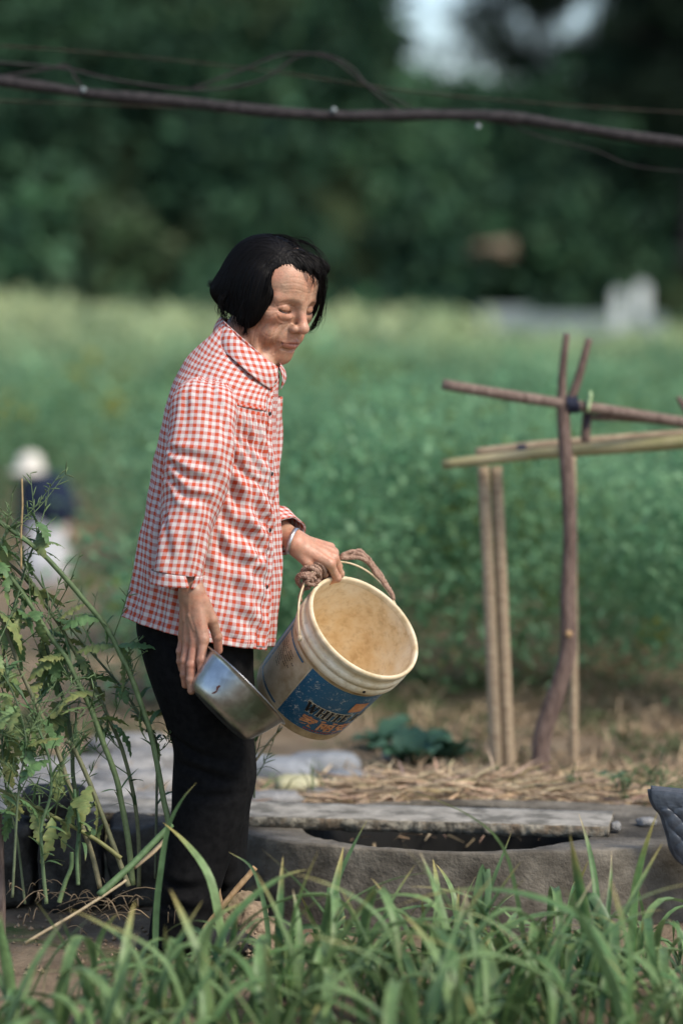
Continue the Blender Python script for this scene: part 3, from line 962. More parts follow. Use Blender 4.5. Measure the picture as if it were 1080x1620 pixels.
# strands: march over the hair surface away from the side parting
part = H((.035, -.045, .112))
NS, NST = 2800, 16
ids = rng.choice(len(hv), NS)
p = hv[ids].copy(); path = [p.copy()]
stepl = rng.uniform(.0035, .007, NS)
wob = rand_dirs(NS) * .25
for it in range(NST):
    g = hgrad(p); g /= np.linalg.norm(g, axis=1)[:, None] + 1e-9
    dirv = (p - part); dirv /= np.linalg.norm(dirv, axis=1)[:, None] + 1e-9
    dirv = dirv * .6 + np.array([0, 0, -1.0]) * .8 + wob * .35
    dirv -= g * np.sum(dirv * g, 1)[:, None] * .93
    dirv /= np.linalg.norm(dirv, axis=1)[:, None] + 1e-9
    p = p + dirv * stepl[:, None]
    d = hair_sdf(p)
    p = p + g * (np.clip(.0012 - d, -.004, .004) * .8)[:, None]
    path.append(p.copy())
path = np.stack(path, 1)                                   # NS, NST+1, 3
extra = []
def wisp(pts, n=12, spread=.004):
    for _ in range(n):
        o = [rng.normal(0, spread * (.4 + i / len(pts)), 3) for i in range(len(pts))]
        extra.append(spline(np.array(pts) + np.array(o), NST + 1))
wisp([H((.045, -.078, .060)), H((.052, -.082, .030)), H((.046, -.082, -.005)), H((.034, -.084, -.040)), H((.024, -.084, -.060))], 40, .004)
wisp([H((-.05, -.02, .115)), H((.0, -.01, .128)), H((.045, .0, .122)), H((.08, .01, .103))], 14, .005)
# wisps seen in the photograph: far-side strands past the cheek, thin fringe on the forehead, flyaways
wisp([H((.070, .045, .085)), H((.084, .052, .050)), H((.086, .057, .008)), H((.078, .060, -.035)), H((.066, .060, -.052))], 70, .0035)
wisp([H((.075, .045, .080)), H((.090, .054, .030)), H((.092, .062, -.012)), H((.084, .064, -.040))], 12, .005)
wisp([H((.062, -.020, .098)), H((.088, -.010, .082)), H((.094, .000, .066)), H((.093, .004, .050))], 14, .0045)
wisp([H((.060, .000, .100)), H((.088, .014, .084)), H((.095, .022, .066)), H((.094, .026, .055))], 18, .0055)
wisp([H((.060, .020, .100)), H((.086, .034, .082)), H((.092, .042, .060)), H((.090, .048, .034))], 24, .005)
wisp([H((-.06, -.06, .02)), H((-.105, -.055, -.008)), H((-.128, -.050, -.022)), H((-.140, -.045, -.018))], 60, .005)
wisp([H((-.02, .0, .120)), H((.03, .02, .127)), H((.075, .03, .110)), H((.098, .04, .085))], 16, .006)
wisp([H((.02, -.086, .02)), H((.022, -.092, -.02)), H((.018, -.090, -.050)), H((.014, -.086, -.064))], 36, .005)
wisp([H((-.04, -.088, .0)), H((-.045, -.096, -.03)), H((-.04, -.092, -.05)), H((-.03, -.086, -.062))], 36, .005)
for k_ in range(16):
    x_ = -.06 + .0060 * k_
    wisp([H((x_, -.084, .0)), H((x_ + .002, -.090, -.03)), H((x_ + .004, -.088, -.052)), H((x_ + .008, -.083, -.068 + .004 * math.sin(k_ * 2.1)))], 7, .0040)
path = np.concatenate([path, np.array(extra)], 0)
n, m_ = path.shape[:2]
T = np.gradient(path, axis=1); T /= np.linalg.norm(T, axis=2)[..., None] + 1e-9
s1 = np.cross(T, np.array([.3, -.9, .3])); s1 /= np.linalg.norm(s1, axis=2)[..., None] + 1e-9
s2 = np.cross(T, s1)
w = (np.sin(np.linspace(.25, math.pi - .12, m_)) * .00060)[None, :, None] * rng.uniform(.6, 1.2, (n, 1, 1))
SV = np.stack([path + s1 * w, path - .5 * s1 * w + .87 * s2 * w, path - .5 * s1 * w - .87 * s2 * w], 2)   # n,m,3,3
idx = np.arange(n * m_ * 3).reshape(n, m_, 3)
SF = np.concatenate([np.stack([idx[:, :-1, k], idx[:, :-1, (k + 1) % 3], idx[:, 1:, (k + 1) % 3], idx[:, 1:, k]], -1).reshape(-1, 4) for k in range(3)])
so = mesh_obj("hair_strands", SV.reshape(-1, 3), SF, M['hair'], hair)
so["kind"] = "stuff"

# --- clothes: each panel is a loft whose left and right outline follow the body seen from the side
def loft(rings, n_around, n_along, a0, a1, fold=None, ref=-math.pi / 2, sq=1.0, thick=None):
    """rings: rows (Lx, Ly, Rx, Ry, off, b); a0..a1 angles, -90 deg faces the camera.
    returns V (n_along, n_around, 3), uv in metres"""
    Rg = spline(np.asarray(rings, float), n_along)
    ang = np.linspace(a0, a1, n_around)
    V = np.zeros((n_along, n_around, 3))
    for i, (lx_, ly_, rx_, ry_, off, b) in enumerate(Rg):
        L_ = B(lx_, ly_, off); R_ = B(rx_, ry_, off)
        c = (L_ + R_) / 2; X = (R_ - L_) / 2; Y = np.array([0, 1.0, 0]) * b
        ca, sa = np.cos(ang), np.sin(ang)
        e = sq
        ca = np.sign(ca) * np.abs(ca) ** e; sa = np.sign(sa) * np.abs(sa) ** e
        V[i] = c + ca[:, None] * X + sa[:, None] * Y
    du = np.linalg.norm(np.diff(V, axis=1), axis=2); U = np.concatenate([np.zeros((n_along, 1)), np.cumsum(du, 1)], 1)
    k = int(np.argmin(np.abs(ang - ref))); U = U - U[:, k:k + 1]
    dv = np.linalg.norm(np.diff(V, axis=0), axis=2); W = np.concatenate([np.zeros((1, n_around)), np.cumsum(dv, 0)], 0)
    if fold is not None:
        dA = np.gradient(V, axis=1); dB = np.gradient(V, axis=0)
        N = np.cross(dA, dB); N /= np.linalg.norm(N, axis=2)[..., None] + 1e-9
        c = V.mean(1, keepdims=True); s = np.sign(np.sum(N * (V - c), 2)); s[s == 0] = 1
        N = N * np.sign(np.median(s))
        tt = np.linspace(0, 1, n_along)[:, None]; A = ang[None, :]
        V = V + N * fold(tt, A, V)[..., None]
    return V, np.stack([U, W], -1)


def grid_faces(n, m, close=False):
    F = []
    mm = m if close else m - 1
    for i in range(n - 1):
        for j in range(mm):
            F.append((i * m + j, i * m + (j + 1) % m, (i + 1) * m + (j + 1) % m, (i + 1) * m + j))
    return np.array(F)


def cloth(name, V, uv, mat, parent, thick=.0012, off=-1):
    n, m = V.shape[:2]
    o = mesh_obj(name, V.reshape(-1, 3), grid_faces(n, m), mat, parent, uv=uv.reshape(-1, 2))
    if thick:
        md = o.modifiers.new("thickness", 'SOLIDIFY'); md.thickness = thick; md.offset = 0
    return o


def fbm(x, y, z, k=3):
    s = np.zeros(np.broadcast(x, y, z).shape); X, Y, Z = np.broadcast_arrays(x, y, z)
    it = np.nditer([X, Y, Z, s], op_flags=[['readonly']] * 3 + [['readwrite']])
    for a, b, c, o in it: o[...] = mnoise.fractal((float(a), float(b), float(c)), 1.0, 2.0, k)
    return s


def creases(lines, A, t, ka, kt):
    """sharp little folds along lines (a0, t0, a1, t1, depth mm, width mm) in the cloth's own coordinates"""
    A_, T_ = np.broadcast_arrays(A, t); P_ = np.stack([A_ * ka, T_ * kt], -1); d = np.zeros(A_.shape)
    for a0, t0, a1, t1, dep, wd in lines:
        p0 = np.array([R(a0) * ka, t0 * kt]); p1 = np.array([R(a1) * ka, t1 * kt]); ab = p1 - p0
        u = np.clip(((P_ - p0) @ ab) / (ab @ ab), 0, 1); q_ = p0 + u[..., None] * ab
        q_[..., 1] += .006 * np.sin(u * 5 + a0)
        r = np.linalg.norm(P_ - q_, axis=-1); w = wd * .001 * (.6 + .8 * u); f = dep * .001 * np.sin(np.clip(u, .08, .92) * math.pi) ** .5
        d += -f * np.exp(-(r / w) ** 2) + .55 * f * np.exp(-((r - 1.8 * w) / w) ** 2)
    return d


PLK = R(-27)                               # angle of the front edge


def torso_fold(t, A, V):
    """t: 0 at the hem, 1 at the neck"""
    x, y, z = V[..., 0], V[..., 1], V[..., 2]
    low = 1 - sm(.0, .75, t)
    d = .0065 * low * np.sin(A * 7 + 1.3 + 1.5 * t) + .0045 * low * np.sin(A * 13 + 4 * t + .5) + .0020 * low * np.sin(A * 29 + 3 * t)
    yoke = .755
    fr = np.exp(-((A - R(-52)) / R(22)) ** 2)
    d = d + .0042 * fr * sm(yoke, yoke - .03, t) * (1 - sm(0, .42, yoke - t)) * np.sin(A * 62 + 5 * np.sin(t * 9))
    d = d + .0016 * fr * sm(yoke - .004, yoke + .004, t)
    # pull lines from the underarm towards the front
    s = (A - R(-80)) * .16 + (z - 1.02) * 1.0
    w = np.exp(-((A - R(-58)) / R(30)) ** 2) * np.exp(-((z - .92) / .16) ** 2)
    d = d + .0075 * w * np.sin(s * 95 + 2.0 * np.sin(A * 3))
    w2 = np.exp(-((A - R(-45)) / R(26)) ** 2) * np.exp(-((z - .74) / .10) ** 2)
    d = d + .0050 * w2 * np.sin((z * 1.0 + A * .10) * 110)
    d = d + creases([(-72, .66, -36, .52, 6, 8), (-76, .60, -40, .40, 7, 9), (-80, .54, -48, .28, 7, 10), (-66, .57, -40, .49, 4, 6), (-90, .40, -62, .14, 6, 9), (-58, .03, -64, .36, 6, 9), (-44, .02, -47, .30, 5, 7), (-80, .0, -84, .22, 5, 9),
                     (-104, .0, -108, .34, 7, 10), (-128, .02, -122, .50, 7, 11), (-148, .05, -140, .60, 6, 11), (-34, .30, -60, .22, 4, 7), (-36, .40, -58, .34, 4, 6), (-100, .74, -72, .84, 4, 8), (-118, .66, -100, .80, 5, 8), (-60, .75, -56, .60, 4, 5), (-50, .75, -48, .62, 4, 5), (-42, .75, -41, .58, 4, 5)], A, t, .13, .62)
    d = d + .0075 * fbm(x * 7, y * 7, z * 5, 2) + .0032 * fbm(x * 22, y * 22, z * 14, 2)
    return d


torso = [(195, 970, 424, 1022, 0, .168), (202, 945, 429, 990, 0, .167), (212, 905, 437, 940, 0, .165), (222, 850, 441, 885, 0, .160), (235, 770, 443, 812, 0, .155),
         (250, 695, 441, 742, 0, .152), (260, 650, 438, 694, .005, .155), (270, 618, 437, 660, .008, .157), (284, 590, 438, 634, .01, .148), (306, 558, 440, 614, .012, .120),
         (332, 532, 441, 601, .015, .088), (347, 517, 440, 592, .018, .068)]
SH_V, SH_UV = loft(torso, 300, 230, PLK + R(2), PLK - 2 * math.pi - R(7), torso_fold, ref=R(-90) )
# the overlapping front edge stands a little proud; below the last button it swings open
nA = SH_V.shape[1]
tt = np.linspace(0, 1, SH_V.shape[0])[:, None]
edge = np.clip(1 - np.arange(nA) / 12.0, 0, 1)[None, :]
cen = SH_V.mean(1, keepdims=True)
outd = SH_V - cen; outd /= np.linalg.norm(outd, axis=2)[..., None] + 1e-9
SH_V = SH_V + outd * (.004 * edge + .012 * edge * (1 - sm(0, .22, tt)))[..., None]
eb = np.clip(1 - (nA - 1 - np.arange(nA)) / 14.0, 0, 1)[None, :]
SH_V = SH_V - outd * (.004 * eb)[..., None] + np.array([.010, 0, 0]) * (eb * (1 - sm(0, .2, tt)))[..., None]
# hem wave
SH_V[..., 2] += (np.cos(np.linspace(0, 2 * math.pi, nA)) * .0)[None, :]
shirt = cloth("shirt", SH_V, SH_UV, M['gingham'], WOM)

# hem line, placket band and yoke seam as raised strips of the same cloth
def strip_on(name, i0, i1, j0, j1, lift, mat=M['gingham'], uvoff=(0, 0), parent=None):
    v = SH_V[i0:i1, j0:j1] + outd[i0:i1, j0:j1] * lift
    return cloth(name, v, SH_UV[i0:i1, j0:j1] + np.array(uvoff), mat, parent or shirt, thick=.0008)
strip_on("placket", 2, 228, 1, 9, .0022, uvoff=(.004, .003))
strip_on("hem_band", 0, 6, 10, 292, .0016, uvoff=(0, .002))
strip_on("yoke_seam", 173, 176, 10, 62, .0018, uvoff=(.004, .006))
for k, i in enumerate((40, 84, 128, 172, 212)):
    c = SH_V[i, 5] + outd[i, 5] * .004
    v, f = lathe([(1e-4, .0018), (.0034, .0018), (.0045, .001), (.0045, -.001), (1e-4, -.001)], c, outd[i, 5], 16)
    mesh_obj("button", v, f, M['button'], shirt)


def sleeve_fold(t, A, V):
    x, y, z = V[..., 0], V[..., 1], V[..., 2]
    d = .0055 * np.sin((z * 26) + 3 * np.sin(A) + 1) * sm(.15, .45, t) * (1 - sm(.75, 1, t))
    Aw = np.mod(A, 2 * math.pi)
    d = d + creases([(215, .40, 300, .50, 6, 8), (225, .50, 310, .56, 6, 8), (205, .56, 280, .62, 5, 7), (240, .60, 320, .70, 5, 8), (300, .22, 330, .48, 6, 8), (210, .70, 262, .98, 5, 9), (268, .72, 285, 1.0, 5, 8), (305, .64, 318, .98, 5, 8), (230, .10, 250, .34, 4, 8), (285, .08, 290, .30, 4, 8)], Aw, t, .055, .36)
    d = d + .004 * np.sin(A * 3 + 2) * sm(.4, 1, t) + .0045 * fbm(x * 9, y * 9, z * 7, 2) * sm(0, .12, t) + .002 * fbm(x * 26, y * 26, z * 18, 2)
    d = d + .0010 * np.sin(A * 22 + 2 * np.sin(9 * t)) * (1 - sm(.03, .16, t))
    return d


sl = [(316, 596, 344, 598, -.098, .012), (304, 600, 352, 604, -.122, .026), (284, 614, 367, 620, -.142, .046), (272, 640, 375, 648, -.155, .056), (266, 680, 374, 690, -.168, .062), (261, 725, 366, 735, -.178, .063),
      (257, 780, 352, 785, -.186, .062), (252, 830, 338, 838, -.192, .060), (246, 875, 326, 885, -.196, .056), (242, 900, 320, 912, -.198, .054)]
v, uv = loft(sl, 110, 150, 0, 2 * math.pi, sleeve_fold, ref=R(270), sq=.9)
uv[..., 1] *= -1
cloth("sleeve", v, uv, M['gingham'], shirt)
# cuff band with its open notch
cf = [(239, 901, 322, 911, -.199, .056), (238, 912, 321, 921, -.199, .057), (236, 922, 320, 932, -.199, .057)]
v, uv = loft(cf, 90, 8, R(-68), R(-68) - 2 * math.pi + R(26), None, ref=R(-90))
vv = v.copy()
# the notch: band ends lean apart towards the edge
for i in range(8):
    t = i / 7
    for j in range(12):
        w = (1 - j / 12) * t
        vv[i, j] += np.array([.010, 0, .003]) * w; vv[i, -1 - j] += np.array([-.008, 0, .002]) * w
cloth("cuff", vv, uv + np.array([.005, .004]), M['gingham'], shirt)
# far sleeve: upper arm hidden, forearm comes forward past the front of the shirt
fs = spline([LS, (LS + LE) / 2 + [.0, .02, 0], LE + [.0, .005, -.01], LE + (LW - LE) * .45, LE + (LW - LE) * .78], 60)
T = np.gradient(fs, axis=0); T /= np.linalg.norm(T, axis=1)[:, None]
rad = np.interp(np.linspace(0, 1, 60), [0, .3, .55, .8, 1], [.06, .056, .052, .047, .043])
N = nrm(np.cross(T[0], [0, 1, 0])); vs = []; us = []
acc = 0
for i in range(60):
    N = nrm(N - T[i] * (N @ T[i])); Bn = np.cross(T[i], N)
    if i: acc += np.linalg.norm(fs[i] - fs[i - 1])
    a = np.linspace(0, 2 * math.pi, 60)
    r = rad[i] * (1 + .05 * np.sin(a * 3 + i * .15) + .03 * np.sin(a * 7 - i * .3))
    vs.append(fs[i] + np.cos(a)[:, None] * N * r[:, None] + np.sin(a)[:, None] * Bn * r[:, None])
    us.append(np.stack([a * .045, np.full(60, acc)], 1))
cloth("sleeve", np.array(vs), np.array(us), M['gingham'], shirt)
vs2 = np.array(vs)[-9:]; cc = vs2.mean(1, keepdims=True); vs2 = cc + (vs2 - cc) * 1.05
cloth("cuff", vs2, np.array(us)[-9:] + np.array([.006, .005]), M['gingham'], shirt)

# collar: a stand and a folded leaf with points at the front
def collar_leaf(side):
    n, m = 16, 70
    # edges as photo outlines; phi runs from the nape to the front point
    if side > 0:      # near side
        top = [(351, 503, .055), (362, 517, -.010), (378, 537, -.050), (402, 556, -.062), (425, 571, -.052), (437, 580, -.032)]
        bot = [(336, 536, .075), (346, 548, -.035), (366, 566, -.088), (394, 590, -.108), (414, 607, -.088), (429, 617, -.062)]
    else:
        top = [(351, 503, .055), (372, 512, .085), (400, 532, .085), (428, 560, .055), (440, 574, .015), (440, 580, -.018)]
        bot = [(336, 536, .075), (362, 540, .120), (405, 556, .125), (440, 584, .085), (452, 598, .035), (444, 616, -.002)]
    tp = spline([B(*p) for p in top], m); bp = spline([B(*p) for p in bot], m)
    V = np.zeros((n, m, 3)); U = np.zeros((n, m, 2))
    su = np.r_[0, np.cumsum(np.linalg.norm(np.diff(tp, axis=0), axis=1))]
    for i in range(n):
        t = i / (n - 1)
        bulge = math.sin(t * math.pi) * .006 + .004 * (1 - t)
        mid = tp * (1 - t) + bp * t
        outw = mid - (B(390, 560, .01)); outw /= np.linalg.norm(outw, axis=1)[:, None]
        V[i] = mid + outw * bulge
        U[i, :, 0] = su; U[i, :, 1] = t * np.linalg.norm(bp - tp, axis=1)
    return V, U
for s in (1, -1):
    V_, U_ = collar_leaf(s)
    cloth("collar", V_, U_ @ np.array([[.8, .6], [-.6, .8]]), M['gingham'], shirt, thick=.0024)
# collar stand
n, m = 6, 80
a = np.linspace(R(-40), R(-40) - 2 * math.pi + R(18), m)
Vst = np.zeros((n, m, 3)); Ust = np.zeros((n, m, 2))
for i in range(n):
    t = i / 5
    L0, R0 = B(350, 518, .02), B(438, 592, .005); L1, R1 = B(354, 507, .02), B(438, 580, .002)
    L_ = L0 * (1 - t) + L1 * t; R_ = R0 * (1 - t) + R1 * t
    Vst[i] = (L_ + R_) / 2 + np.cos(a)[:, None] * (R_ - L_) / 2 + np.sin(a)[:, None] * np.array([0, .064, 0])
    Ust[i, :, 0] = a * .065; Ust[i, :, 1] = t * .02
cloth("collar_stand", Vst, Ust, M['gingham'], shirt)

# --- trousers
def leg_fold(t, A, V):
    x, y, z = V[..., 0], V[..., 1], V[..., 2]
    return creases([(200, .40, 300, .46, 8, 10), (210, .48, 310, .52, 8, 10), (220, .55, 320, .57, 7, 9), (240, .10, 300, .25, 7, 10), (200, .80, 300, .84, 7, 10), (210, .88, 310, .90, 7, 10)], np.mod(A, 2 * math.pi), t, .09, .75) + .006 * fbm(x * 8, y * 8, z * 5, 2) + .003 * np.sin(z * 40 + A * 2) * np.exp(-((z - .36) / .12) ** 2)
near_leg = [(232, 930, 400, 950, 0, .14), (216, 985, 400, 1010, 0, .145), (224, 1030, 400, 1050, -.005, .145), (241, 1085, 399, 1100, -.01, .14), (259, 1130, 399, 1145, -.02, .125), (271, 1175, 402, 1188, -.03, .108),
            (275, 1230, 401, 1232, -.045, .095), (272, 1280, 393, 1276, -.055, .088), (264, 1335, 374, 1328, -.06, .082), (252, 1395, 353, 1388, -.06, .078), (241, 1448, 340, 1446, -.06, .076), (235, 1492, 330, 1490, -.06, .075)]
v, uv = loft(near_leg, 70, 110, 0, 2 * math.pi, leg_fold)
trs = cloth("trousers", v, uv, M['trouser'], WOM)
far_leg = [(300, 1060, 400, 1060, .05, .09), (318, 1150, 401, 1150, .06, .09), (332, 1220, 402, 1222, .065, .088), (338, 1270, 399, 1266, .07, .085), (340, 1330, 394, 1322, .07, .08), (337, 1400, 388, 1392, .07, .076), (330, 1470, 384, 1466, .07, .074)]
v, uv = loft(far_leg, 60, 80, 0, 2 * math.pi, leg_fold)
cloth("trouser_leg", v, uv, M['trouser'], trs)
for c0, off in (((285, 1494), -.06), ((352, 1474), .07)):
    hee = B(c0[0] - 30, c0[1] - 6, off); hee[2] = .0
    dirf = nrm([math.cos(R(18)), -math.sin(R(18)), 0]); sd = np.array([-dirf[1], dirf[0], 0])
    def shoe(p, hee=hee, dirf=dirf, sd=sd):
        q = p - hee; l = np.stack([q @ dirf, q @ sd, q[:, 2]], 1)
        d = s_ell(l, (.05, 0, .035), (.065, .036, .045)); d = smin(d, s_ell(l, (.135, 0, .024), (.085, .042, .030)), .03)
        d = smin(d, s_cap(l, (.02, 0, .06), (.02, 0, .12), .036), .03)
        return smax(d, -(l[:, 2] - .003), .004)
    v, f = sdf_mesh(shoe, hee + [-.06, -.14, -.01], hee + [.26, .1, .16], .006)
    mesh_obj("shoe", v, f, M['shoe'], WOM)

# --- silver bangle on the far wrist
c = LW + lx * -.008
ax = nrm(lx + np.array([.05, -.25, .1]))
e1 = nrm(np.cross(ax, ly)); e2 = np.cross(ax, e1)
pts = [c + (math.cos(t) * e1 * .0265 + math.sin(t) * e2 * .031) for t in np.linspace(0, 2 * math.pi, 49)]
Vbg = []; 
for i, t in enumerate(np.linspace(0, 2 * math.pi, 49)[:-1]):
    o = nrm(pts[i] - c); wd = .0042 + .0035 * math.exp(-((t - 3.6) / .5) ** 2)
    for (a_, b_) in ((-1, -1), (-1, 1), (1, 1), (1, -1)): Vbg.append(pts[i] + ax * wd * a_ + o * .0013 * b_)
Fbg = [(i * 4 + k, ((i + 1) % 48) * 4 + k, ((i + 1) % 48) * 4 + (k + 1) % 4, i * 4 + (k + 1) % 4) for i in range(48) for k in range(4)]
mesh_obj("bangle", Vbg, Fbg, M['silver'], WOM)

# ------------------------------------------------------------------ bucket
m_plastic, nt, bs = new_mat("stained_cream_plastic")
f1 = noise_tex(nt, 9, 6, .65); c1 = ramp(nt, f1, [(.28, (.50, .32, .15)), (.43, (.70, .54, .32)), (.64, (.82, .73, .56))])
f2 = noise_tex(nt, 60, 4, .7); c2 = ramp(nt, f2, [(.25, (.72, .66, .58)), (.5, (1, 1, 1))])
nt.links.new(mixc(nt, 1.0, c1, c2, 'MULTIPLY'), bs.inputs["Base Color"]); bs.inputs["Roughness"].default_value = .5
bump(nt, bs, noise_tex(nt, 70, 4, .6), .2, .002)
m_rim = simple_mat("worn_rim_plastic", (.50, .39, .23), (.72, .60, .42), 30, .45, .2, .001)
m_blue, nt, bs = new_mat("scratched_blue_label")
f1 = noise_tex(nt, 42, 9, .78); f2 = noise_tex(nt, 150, 5, .8, stretch=(1, .4, 2.5))
mm = nd(nt, "ShaderNodeMath", operation='ADD'); nt.links.new(f1, mm.inputs[0]); nt.links.new(f2, mm.inputs[1])
sc_ = ramp(nt, mm.outputs[0], [(.56, (0, 0, 0)), (.60, (1, 1, 1))])
nt.nodes[-1].color_ramp.elements[0].position = .605; nt.nodes[-1].color_ramp.elements[1].position = .64
half = nd(nt, "ShaderNodeMath", operation='MULTIPLY'); nt.links.new(mm.outputs[0], half.inputs[0]); half.inputs[1].default_value = .5
sc_ = ramp(nt, half.outputs[0], [(.548, (0, 0, 0)), (.578, (1, 1, 1))])
cb = ramp(nt, noise_tex(nt, 12, 4, .6), [(.3, (.018, .095, .18)), (.7, (.035, .145, .25))])
nt.links.new(mixc(nt, sc_, cb, (.50, .50, .46)), bs.inputs["Base Color"]); bs.inputs["Roughness"].default_value = .42
m_tan = simple_mat("faded_paper_panel", (.42, .29, .16), (.66, .54, .37), 24, .6, .1, .001)
m_orange = simple_mat("orange_print", (.55, .20, .085), (.72, .36, .17), 60, .6, 0)
m_black = simple_mat("black_print", (.012, .011, .012), (.03, .028, .03), 60, .5, 0)
m_cream = simple_mat("cream_print", (.55, .46, .30), (.68, .58, .42), 60, .5, 0)
m_red = simple_mat("red_print", (.35, .05, .03), (.45, .08, .05), 60, .5, 0)
m_pale = simple_mat("pale_blue_print", (.42, .50, .58), (.62, .68, .72), 40, .45, 0)

BK = empty("bucket", BB, "tilted cream plastic paint bucket with scratched blue label and roped handle", "bucket")
H0 = BH
prof = [(1e-4, 0), (.104, 0), (.110, .003), (brad(.01), .01)] + [(brad(h), h) for h in np.linspace(.02, .195, 8)] + \
       [(brad(.196) + .0055, .197), (brad(.2) + .0075, .2), (brad(.216) + .0075, .216), (brad(.217) + .0045, .2175), (brad(.219) + .0045, .219), (brad(.22) + .0070, .2205), (brad(.232) + .0070, .232), (brad(.235) + .004, .2345), (brad(.236) + .0012, .236), (brad(.25) + .0012, .250)] + \
       [(brad(.251) + .0042, .251), (brad(.258) + .0048, .258), (brad(.262) + .003, .2635), (brad(.262) - .0005, .264), (brad(.262) - .0028, .261), (brad(.25) - .003, .250), (brad(.12) - .003, .12), (brad(.02) - .003, .014), (brad(0) - .012, .006), (1e-4, .005)]
v, f = lathe(prof, BB, BN, 120)
bkb = mesh_obj("bucket_body", v, f, m_plastic, BK)
rimp = [(brad(.251) + .0050, .2512), (brad(.258) + .0057, .258), (brad(.262) + .0036, .2645), (brad(.262) - .0012, .2650), (brad(.262) - .0036, .2612), (brad(.25) - .0036, .2512)]
v, f = lathe(rimp, BB, BN, 120); mesh_obj("bucket_rim", v, f, m_rim, BK)


def patch(name, p0, p1, h0, h1, dr, mat, parent, np_=24, nh=6):
    V = [bpt(R(p0 + (p1 - p0) * j / np_), h0 + (h1 - h0) * i / nh, dr) for i in range(nh + 1) for j in range(np_ + 1)]
    return mesh_obj(name, V, grid_faces(nh + 1, np_ + 1), mat, parent)


LB0, LB1 = .026, .184
m_stain = simple_mat("brown_stain_band", (.30, .19, .09), (.60, .44, .25), 20, .55, .2, .002)
patch("stain_band", -178, 178, .1855, .1955, .0005, m_stain, BK, 90, 2)
patch("stain_band", -178, 178, .0035, .0245, .0005, m_stain, BK, 90, 3)
lab = patch("label", -13, 200, LB0, LB1, .0008, m_blue, BK, 70)
patch("label_panel", -72, -14.5, LB0 + .004, LB1 - .006, .0008, m_tan, BK, 30)
def frame_strip(p0, p1, h0, h1): patch("label_border", p0, p1, h0, h1, .0014, m_blue, BK, 20, 3)
frame_strip(-70, -66.5, LB0 + .004, LB1 - .006); frame_strip(-70, -24, LB1 - .014, LB1 - .009); frame_strip(-70, -20, LB0 + .006, LB0 + .011)
patch("label_panel", -160, -74, LB0 + .004, LB1 - .004, .0008, m_pale, BK, 30)
patch("label_border", -96, -80, LB0 + .004, LB1 - .004, .0014, m_blue, BK, 8)
# small lines of print on the tan panel
g = Geo()
for row in range(9):
    h = LB1 - .030 - row * .0075
    ph = -62 if row < 4 else -58
    end = rnd.uniform(-40, -30)
    if row > 5: end = -46
    while ph < end:
        w = rnd.uniform(.8, 2.2)
        if rnd.random() < .85:
            Vq = [bpt(R(ph), h, .0013), bpt(R(ph + w), h, .0013), bpt(R(ph + w), h + .0026, .0013), bpt(R(ph), h + .0026, .0013)]
            g.add(Vq, [(0, 1, 2, 3)])
        ph += w + .6
pr = g.obj("small_print", m_black, BK, smooth=False); pr["kind"] = "stuff"

# lettering
def stroke(pts, w): 
    (xa, ya), (xb, yb) = pts; dx, dy = xb - xa, yb - ya; l = math.hypot(dx, dy); nx_, ny_ = -dy / l * w / 2, dx / l * w / 2
    return [(xa + nx_, ya + ny_), (xa - nx_, ya - ny_), (xb - nx_, yb - ny_), (xb + nx_, yb + ny_)]
T1, T2, SE = .26, .12, .10      # thick, thin, serif
def serif(x, y, w=.34): return [(x - w / 2, y), (x + w / 2, y), (x + w / 2, y + SE), (x - w / 2, y + SE)]
GL = {
 'W': (1.25, [stroke(((.12, 1), (.38, 0)), T1), stroke(((.38, 0), (.64, .9)), T2), stroke(((.60, 1), (.88, 0)), T1), stroke(((.88, 0), (1.14, 1)), T2), serif(.14, .9, .36), serif(.62, .9, .3), serif(1.13, .9, .28)]),
 'H': (1.0, [stroke(((.2, 0), (.2, 1)), T1), stroke(((.78, 0), (.78, 1)), T1), stroke(((.2, .5), (.78, .5)), T2), serif(.2, 0), serif(.2, .9), serif(.78, 0), serif(.78, .9)]),
 'I': (.5, [stroke(((.24, 0), (.24, 1)), T1), serif(.24, 0, .42), serif(.24, .9, .42)]),
 'T': (.9, [stroke(((.44, 0), (.44, 1)), T1), [(.04, .88), (.84, .88), (.84, 1), (.04, 1)], serif(.44, 0, .42), [(.04, .68), (.12, .68), (.12, .9), (.04, .9)], [(.76, .68), (.84, .68), (.84, .9), (.76, .9)]]),
 'E': (.88, [stroke(((.2, 0), (.2, 1)), T1), [(.2, .88), (.76, .88), (.76, 1), (.2, 1)], [(.2, 0), (.8, 0), (.8, .12), (.2, .12)], [(.2, .44), (.6, .44), (.6, .55), (.2, .55)], [(.69, .66), (.76, .66), (.76, .9), (.69, .9)], [(.73, .1), (.8, .1), (.8, .34), (.73, .34)], serif(.14, 0, .28), serif(.14, .9, .28)]),
 'L': (.85, [stroke(((.2, 0), (.2, 1)), T1), [(.2, 0), (.78, 0), (.78, .12), (.2, .12)], [(.7, .1), (.78, .1), (.78, .36), (.7, .36)], serif(.2, .9), serif(.14, 0, .28)]),
 'A': (1.0, [stroke(((.1, 0), (.46, 1)), T2), stroke(((.48, 1), (.82, 0)), T1), [(.24, .32), (.66, .32), (.66, .42), (.24, .42)], serif(.1, 0, .28), serif(.82, 0, .34)]),
 ' ': (.45, []),
}
